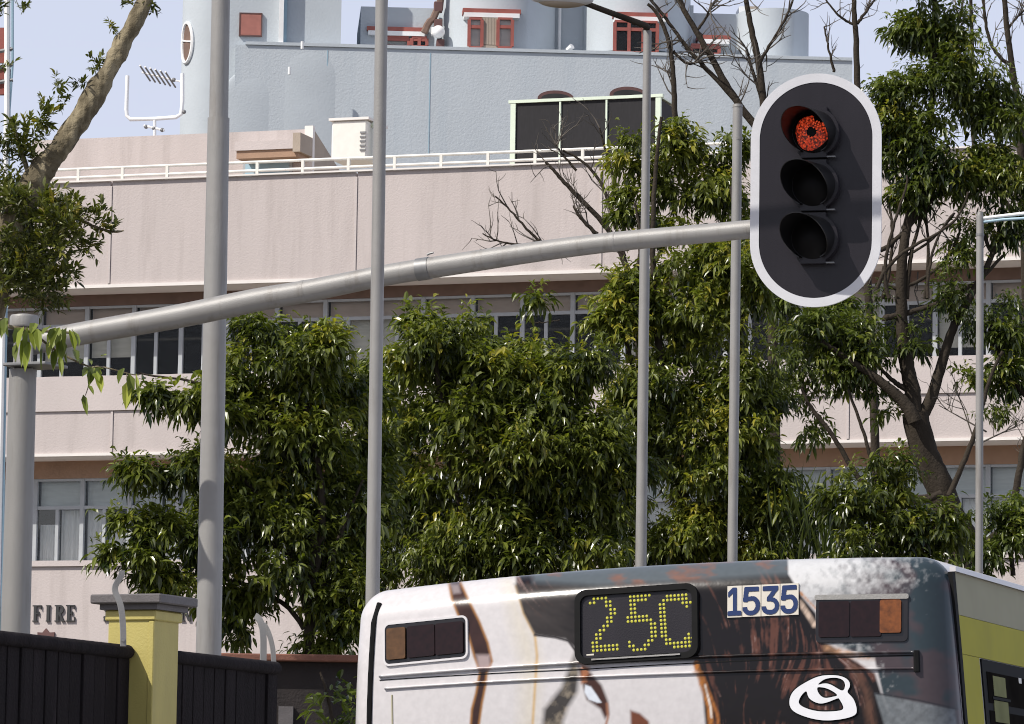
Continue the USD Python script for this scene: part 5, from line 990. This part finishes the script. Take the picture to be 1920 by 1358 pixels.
tree('leafy_shrub', 'leafy green shrub under the forked trunk just above the bus roof', 'shrub', (1690, gy(1690, YF), YF), [([(1690, 1080), (1660, 960), (1640, 900)], YF, 5, 2), ([(1700, 1080), (1760, 980), (1790, 950)], YF, 5, 2)],
     [(1690, 880, 55, 45, YF), (1640, 930, 60, 50, YF), (1720, 950, 75, 55, YF), (1650, 1010, 90, 50, YF), (1770, 1010, 60, 45, YF), (1570, 1010, 60, 45, YF), (1720, 1050, 110, 26, YF), (1655, 850, 26, 26, YF, .6), (1590, 935, 36, 40, YF, .6)], 'leaf_gloss', g, per=80, leaf=.095, yellow=.12)
tree('leafy_shrub', 'leafy green shrub at the right edge behind the rightmost lamp post', 'shrub', (1900, gy(1900, YF), YF + 2), [([(1900, 1080), (1890, 960)], YF + 2, 5, 2)],
     [(1895, 960, 45, 40, YF + 2), (1880, 1030, 60, 40, YF + 2), (1920, 1010, 40, 60, YF + 2), (1850, 1050, 40, 26, YF + 2)], 'leaf_deep', g, per=90, leaf=.095, yellow=.12)
# dark strap leaved plant
t = thing('strap_leaf_plant', 'dark upright plant with long thin strap leaves left of the forked trunk', 'plant', [*at(1500, 1100, YF + 2)[:2], 0])
n = 420; B = np.array([at(x, y, YF + 2) for x, y in zip(g.uniform(1440, 1570, n), g.uniform(960, 1110, n))]) + g.normal(0, .25, (n, 3)) * [0, 1, 0]; D = g.normal(0, .28, (n, 3)) + [0, 0, 1]
V, F = leaves(B, D, g.uniform(.35, .75, n), .05, g, droop=.25); part('strap_leaf', (V, F), 'leaf_deep', t, attr={'tint': np.repeat(np.stack([g.uniform(0, .5, n)] * 3, 1), 8, axis=0)}, kind='stuff')
p0 = at(1500, 1100, YF + 2); part('stem', MB().tube([[p0[0], p0[1], 0], p0], .12, 10), 'bark_dark', t, smooth=60)
# dark bush in the shade behind the fence
YG = 26.5
tree('leafy_shrub', 'dim green bush in the shade between the fence and the bus', 'shrub', (620, gy(620, YG), YG), [([(640, 1450), (620, 1330), (600, 1260)], YG, 5, 2)], [(640, 1290, 40, 60, YG, .5), (600, 1340, 50, 50, YG, .6), (655, 1380, 50, 60, YG), (590, 1400, 60, 50, YG)], 'leaf_deep', g, leaf=.085, per=300, yellow=.0)
# leaning tree at the left
YA = 28.5
ta = thing('leaning_tree', 'leaning lichen covered trunk with small olive leaves crossing the sky at the upper left', 'tree', [*at(-70, 1200, YA)[:2], 0])
P = np.array([at(x, y, YA) for x, y in ((-75, gy(-75, YA)), (-70, 1000), (-45, 700), (0, 480), (50, 365), (92, 305), (137, 245), (185, 165), (222, 100), (258, 30), (300, -70))]); P = CubicSpline(np.arange(len(P)), P)(np.linspace(0, len(P) - 1, 150))
mb = MB(); mb.tube(P, np.interp(np.linspace(0, 1, 150), [0, .4, .6, 1], [36, 29, 21, 14.5]) * px(YA), 26); V, F = mb.arrays()
nv = V - P[np.clip((np.arange(len(V)) // 26), 0, 149)]; V = V + nv * (0.75 * (meshkit.fbm(V * 6.0, 4, 3)[:, None] - .5) + .35 * (meshkit.fbm(V * 22.0, 3, 8)[:, None] - .5)); part('trunk', (V, F), 'bark_pale', ta, smooth=True)
for pts, a, b in (([(88, 318), (105, 260), (128, 225), (150, 208)], 5, 3), ([(60, 350), (45, 300), (20, 220)], 6, 3), ([(70, 350), (130, 400), (190, 430), (232, 432)], 5, 1.5), ([(40, 400), (70, 470), (95, 560)], 8, 3), ([(60, 360), (90, 390), (150, 470)], 6, 2)):
    m = MB(); limb(m, pts, YA, a, b, 9, .4, g); part('limb', m, 'bark_pale', ta, smooth=60)
V, F, T = foliage([(50, 400, 60, 50, YA), (110, 420, 55, 40, YA), (40, 470, 60, 50, YA), (95, 480, 55, 40, YA), (150, 440, 35, 30, YA, .7), (185, 425, 24, 14, YA, .8), (190, 396, 10, 10, YA), (215, 432, 14, 8, YA), (75, 545, 50, 36, YA, 1.4), (20, 540, 40, 44, YA), (125, 520, 24, 26, YA, .5), (28, 270, 40, 50, YA), (20, 330, 40, 40, YA), (66, 235, 26, 22, YA, .7), (92, 200, 14, 20, YA, .7), (106, 165, 8, 16, YA), (108, 190, 10, 14, YA), (60, 290, 30, 30, YA, .7), (160, 152, 9, 9, YA), (178, 135, 9, 10, YA), (182, 118, 5, 6, YA), (210, 50, 5, 8, YA), (290, 10, 7, 8, YA), (243, 4, 5, 6, YA), (5, 20, 30, 26, YA), (40, 14, 14, 12, YA, .6), (5, 125, 20, 6, YA, .8), (8, 400, 30, 60, YA), (60, 380, 50, 36, YA - .5), (90, 430, 50, 40, YA - .5), (50, 470, 50, 44, YA - .5), (80, 520, 44, 44, YA - .5), (30, 530, 40, 36, YA - .5), (20, 450, 30, 40, YA - .5), (30, 370, 30, 24, YA - .5)],
    0.052, 42, g, wr=.32, nleaf=10, twig=.09, clump=.2, up=True, droop=.12, yellow=.09)
part('crown', (V, F), 'leaf_olive', ta, attr={'tint': T}, kind='stuff')
# bare winter trees
def bare(label, Y, branches, nt, L, r):
    f = at(branches[0][0][0][0], 900, Y); t = thing('bare_tree', label, 'tree', [f[0], f[1], 0], group='leafless trees'); fine = MB()
    for bi, (pts, r0, r1) in enumerate(branches):
        if bi == 0: q0 = pts[0]; pts = [(q0[0] + 6, gy(q0[0], Y)), (q0[0] + 2, 1150)] + list(pts); r0 = r0 * 1.5
        m = MB(); P = limb(m, pts, Y, r0, r1, 8, .5, g); part('branch', m, 'bark_dark', t, smooth=60); twigs(fine, P, g, nt, L, r, .8, 1)
    part('fine_twigs', fine, 'twig_grey', t, smooth=60, kind='stuff')
bare('bare branched tree in front of the turrets, left of the signal board', 57.0, [([(1450, 700), (1445, 420), (1436, 250), (1424, 130), (1406, 40), (1398, -50)], 9, 4), ([(1440, 260), (1385, 195), (1340, 120), (1300, 50), (1262, -20)], 8, 4.5), ([(1380, 190), (1325, 130), (1285, 85), (1245, 30), (1200, -20)], 5, 2.5), ([(1266, 260), (1264, 180), (1258, 100), (1240, 40), (1215, 8)], 6, 3), ([(1424, 130), (1440, 90), (1470, 40), (1490, -20)], 3.5, 2), ([(1306, 60), (1325, 30), (1335, 5)], 3, 1.5), ([(1262, 95), (1290, 120), (1310, 110)], 3, 1.5), ([(1430, 190), (1410, 130), (1400, 90)], 4, 2)], 9, .55, .012)
bare('bare sapling against the sky between the signal board and the cone topped tree', 57.0, [([(1640, 800), (1620, 400), (1608, 160), (1604, 50), (1596, -40)], 7, 4), ([(1606, 46), (1574, 30), (1540, -15)], 3, 1.5), ([(1607, 44), (1622, 25), (1645, -10)], 3.5, 2), ([(1564, 135), (1556, 100), (1545, 50)], 3, 1.4)], 6, .35, .009)
bare('bare tree at the upper right corner beside the cone topped tree', 57.0, [([(1930, 800), (1915, 300), (1905, 170), (1890, 70), (1880, -40)], 7, 4.5), ([(1900, 125), (1862, 90), (1848, 40), (1838, -30)], 4, 2.5), ([(1914, 430), (1850, 330), (1825, 260), (1822, 90), (1815, -30)], 5, 3), ([(1823, 150), (1800, 100), (1795, 60), (1802, 20), (1808, -20)], 3, 2), ([(1886, 60), (1910, 30), (1930, 15)], 2.5, 1.5)], 9, .5, .010)
bare('small bare shrub in front of the pink wall left of the curved arm lamp post', 52.0, [([(1200, 700), (1180, 520), (1140, 430), (1085, 370), (1048, 330), (1022, 305)], 6, 2.5), ([(1170, 480), (1155, 430), (1138, 370), (1110, 320), (1055, 282)], 5, 2), ([(1150, 440), (1060, 465), (1010, 450), (975, 415), (928, 368)], 4, 1.5), ([(1012, 452), (960, 458), (905, 438)], 3, 1.2), ([(1120, 440), (1090, 410), (1076, 385)], 4, 2.5), ([(1175, 470), (1160, 380), (1140, 300), (1125, 240)], 5, 1.6), ([(1080, 320), (1052, 285), (1040, 270)], 2.5, 1.2)], 8, .42, .009)
# leafy bough hanging over the signal pole, each large leaf on its own
YH = 24.3
tb = thing('leafy_bough', 'bough with large bright hanging leaves over the top of the signal pole', 'branch', at(-60, 600, YH))
P = limb(MB(), [(0, 0), (1, 1)], YH, 1, 1)
for pts, a, b in (([(-90, 560), (-20, 600), (40, 617), (100, 622), (136, 626)], 5, 2), ([(60, 618), (110, 660), (160, 685), (172, 690)], 2.5, 1.4), ([(172, 690), (200, 690), (238, 700), (262, 702)], 1.6, 1), ([(172, 688), (168, 715), (160, 742)], 1.2, .8), ([(238, 700), (238, 718)], 1.2, .8), ([(100, 620), (100, 650), (96, 662)], 1.5, .8), ([(45, 614), (44, 640), (42, 648)], 1.8, .9), ([(-90, 600), (-40, 600), (4, 598)], 3, 1.5)):
    m = MB(); limb(m, pts, YH, a, b, 8); part('stem', m, 'bark_pale', tb, smooth=60)
spec = [(118, 616, 108, 664, 9), (125, 614, 122, 655, 9), (130, 618, 140, 655, 8), (134, 618, 148, 644, 8), (112, 614, 96, 650, 9), (105, 614, 88, 640, 8), (120, 640, 112, 676, 8), (45, 612, 34, 650, 8), (52, 612, 50, 668, 9), (40, 614, 26, 640, 8), (48, 630, 40, 680, 8), (55, 640, 47, 692, 8), (35, 640, 30, 672, 8), (60, 612, 66, 650, 8), (70, 616, 74, 655, 7), (10, 596, 8, 622, 8), (4, 600, 2, 630, 7), (14, 600, 16, 628, 7), (92, 640, 92, 668, 6), (140, 655, 145, 675, 6), (125, 660, 126, 680, 6), (172, 688, 166, 716, 8), (176, 690, 186, 710, 9), (182, 700, 190, 732, 8), (156, 740, 164, 774, 6), (165, 722, 176, 738, 4), (150, 672, 150, 680, 5), (165, 674, 172, 680, 4), (190, 668, 200, 664, 4), (178, 690, 196, 692, 3), (168, 690, 154, 702, 6), (238, 716, 236, 764, 9), (242, 700, 246, 740, 8), (255, 700, 262, 756, 4), (232, 690, 222, 712, 6), (95, 612, 80, 626, 7), (66, 606, 58, 624, 7), (104, 655, 100, 690, 6), (112, 668, 116, 700, 5), (80, 650, 78, 690, 6)]
for i, (x0, y0, x1, y1, w) in enumerate(spec):
    a, b = at(x0, y0, YH - .05 * (i % 3)), at(x1, y1, YH - .12 - .04 * (i % 4)); V, F = leaves(a[None], (b - a)[None], np.array([np.linalg.norm(b - a)]), w * px(YH) * 2.1 / np.linalg.norm(b - a), g, fold=.3, droop=.12)
    part('leaf', (V, F), 'leaf_bright', tb, attr={'tint': np.full((8, 3), float(g.uniform(.05, .8)))})
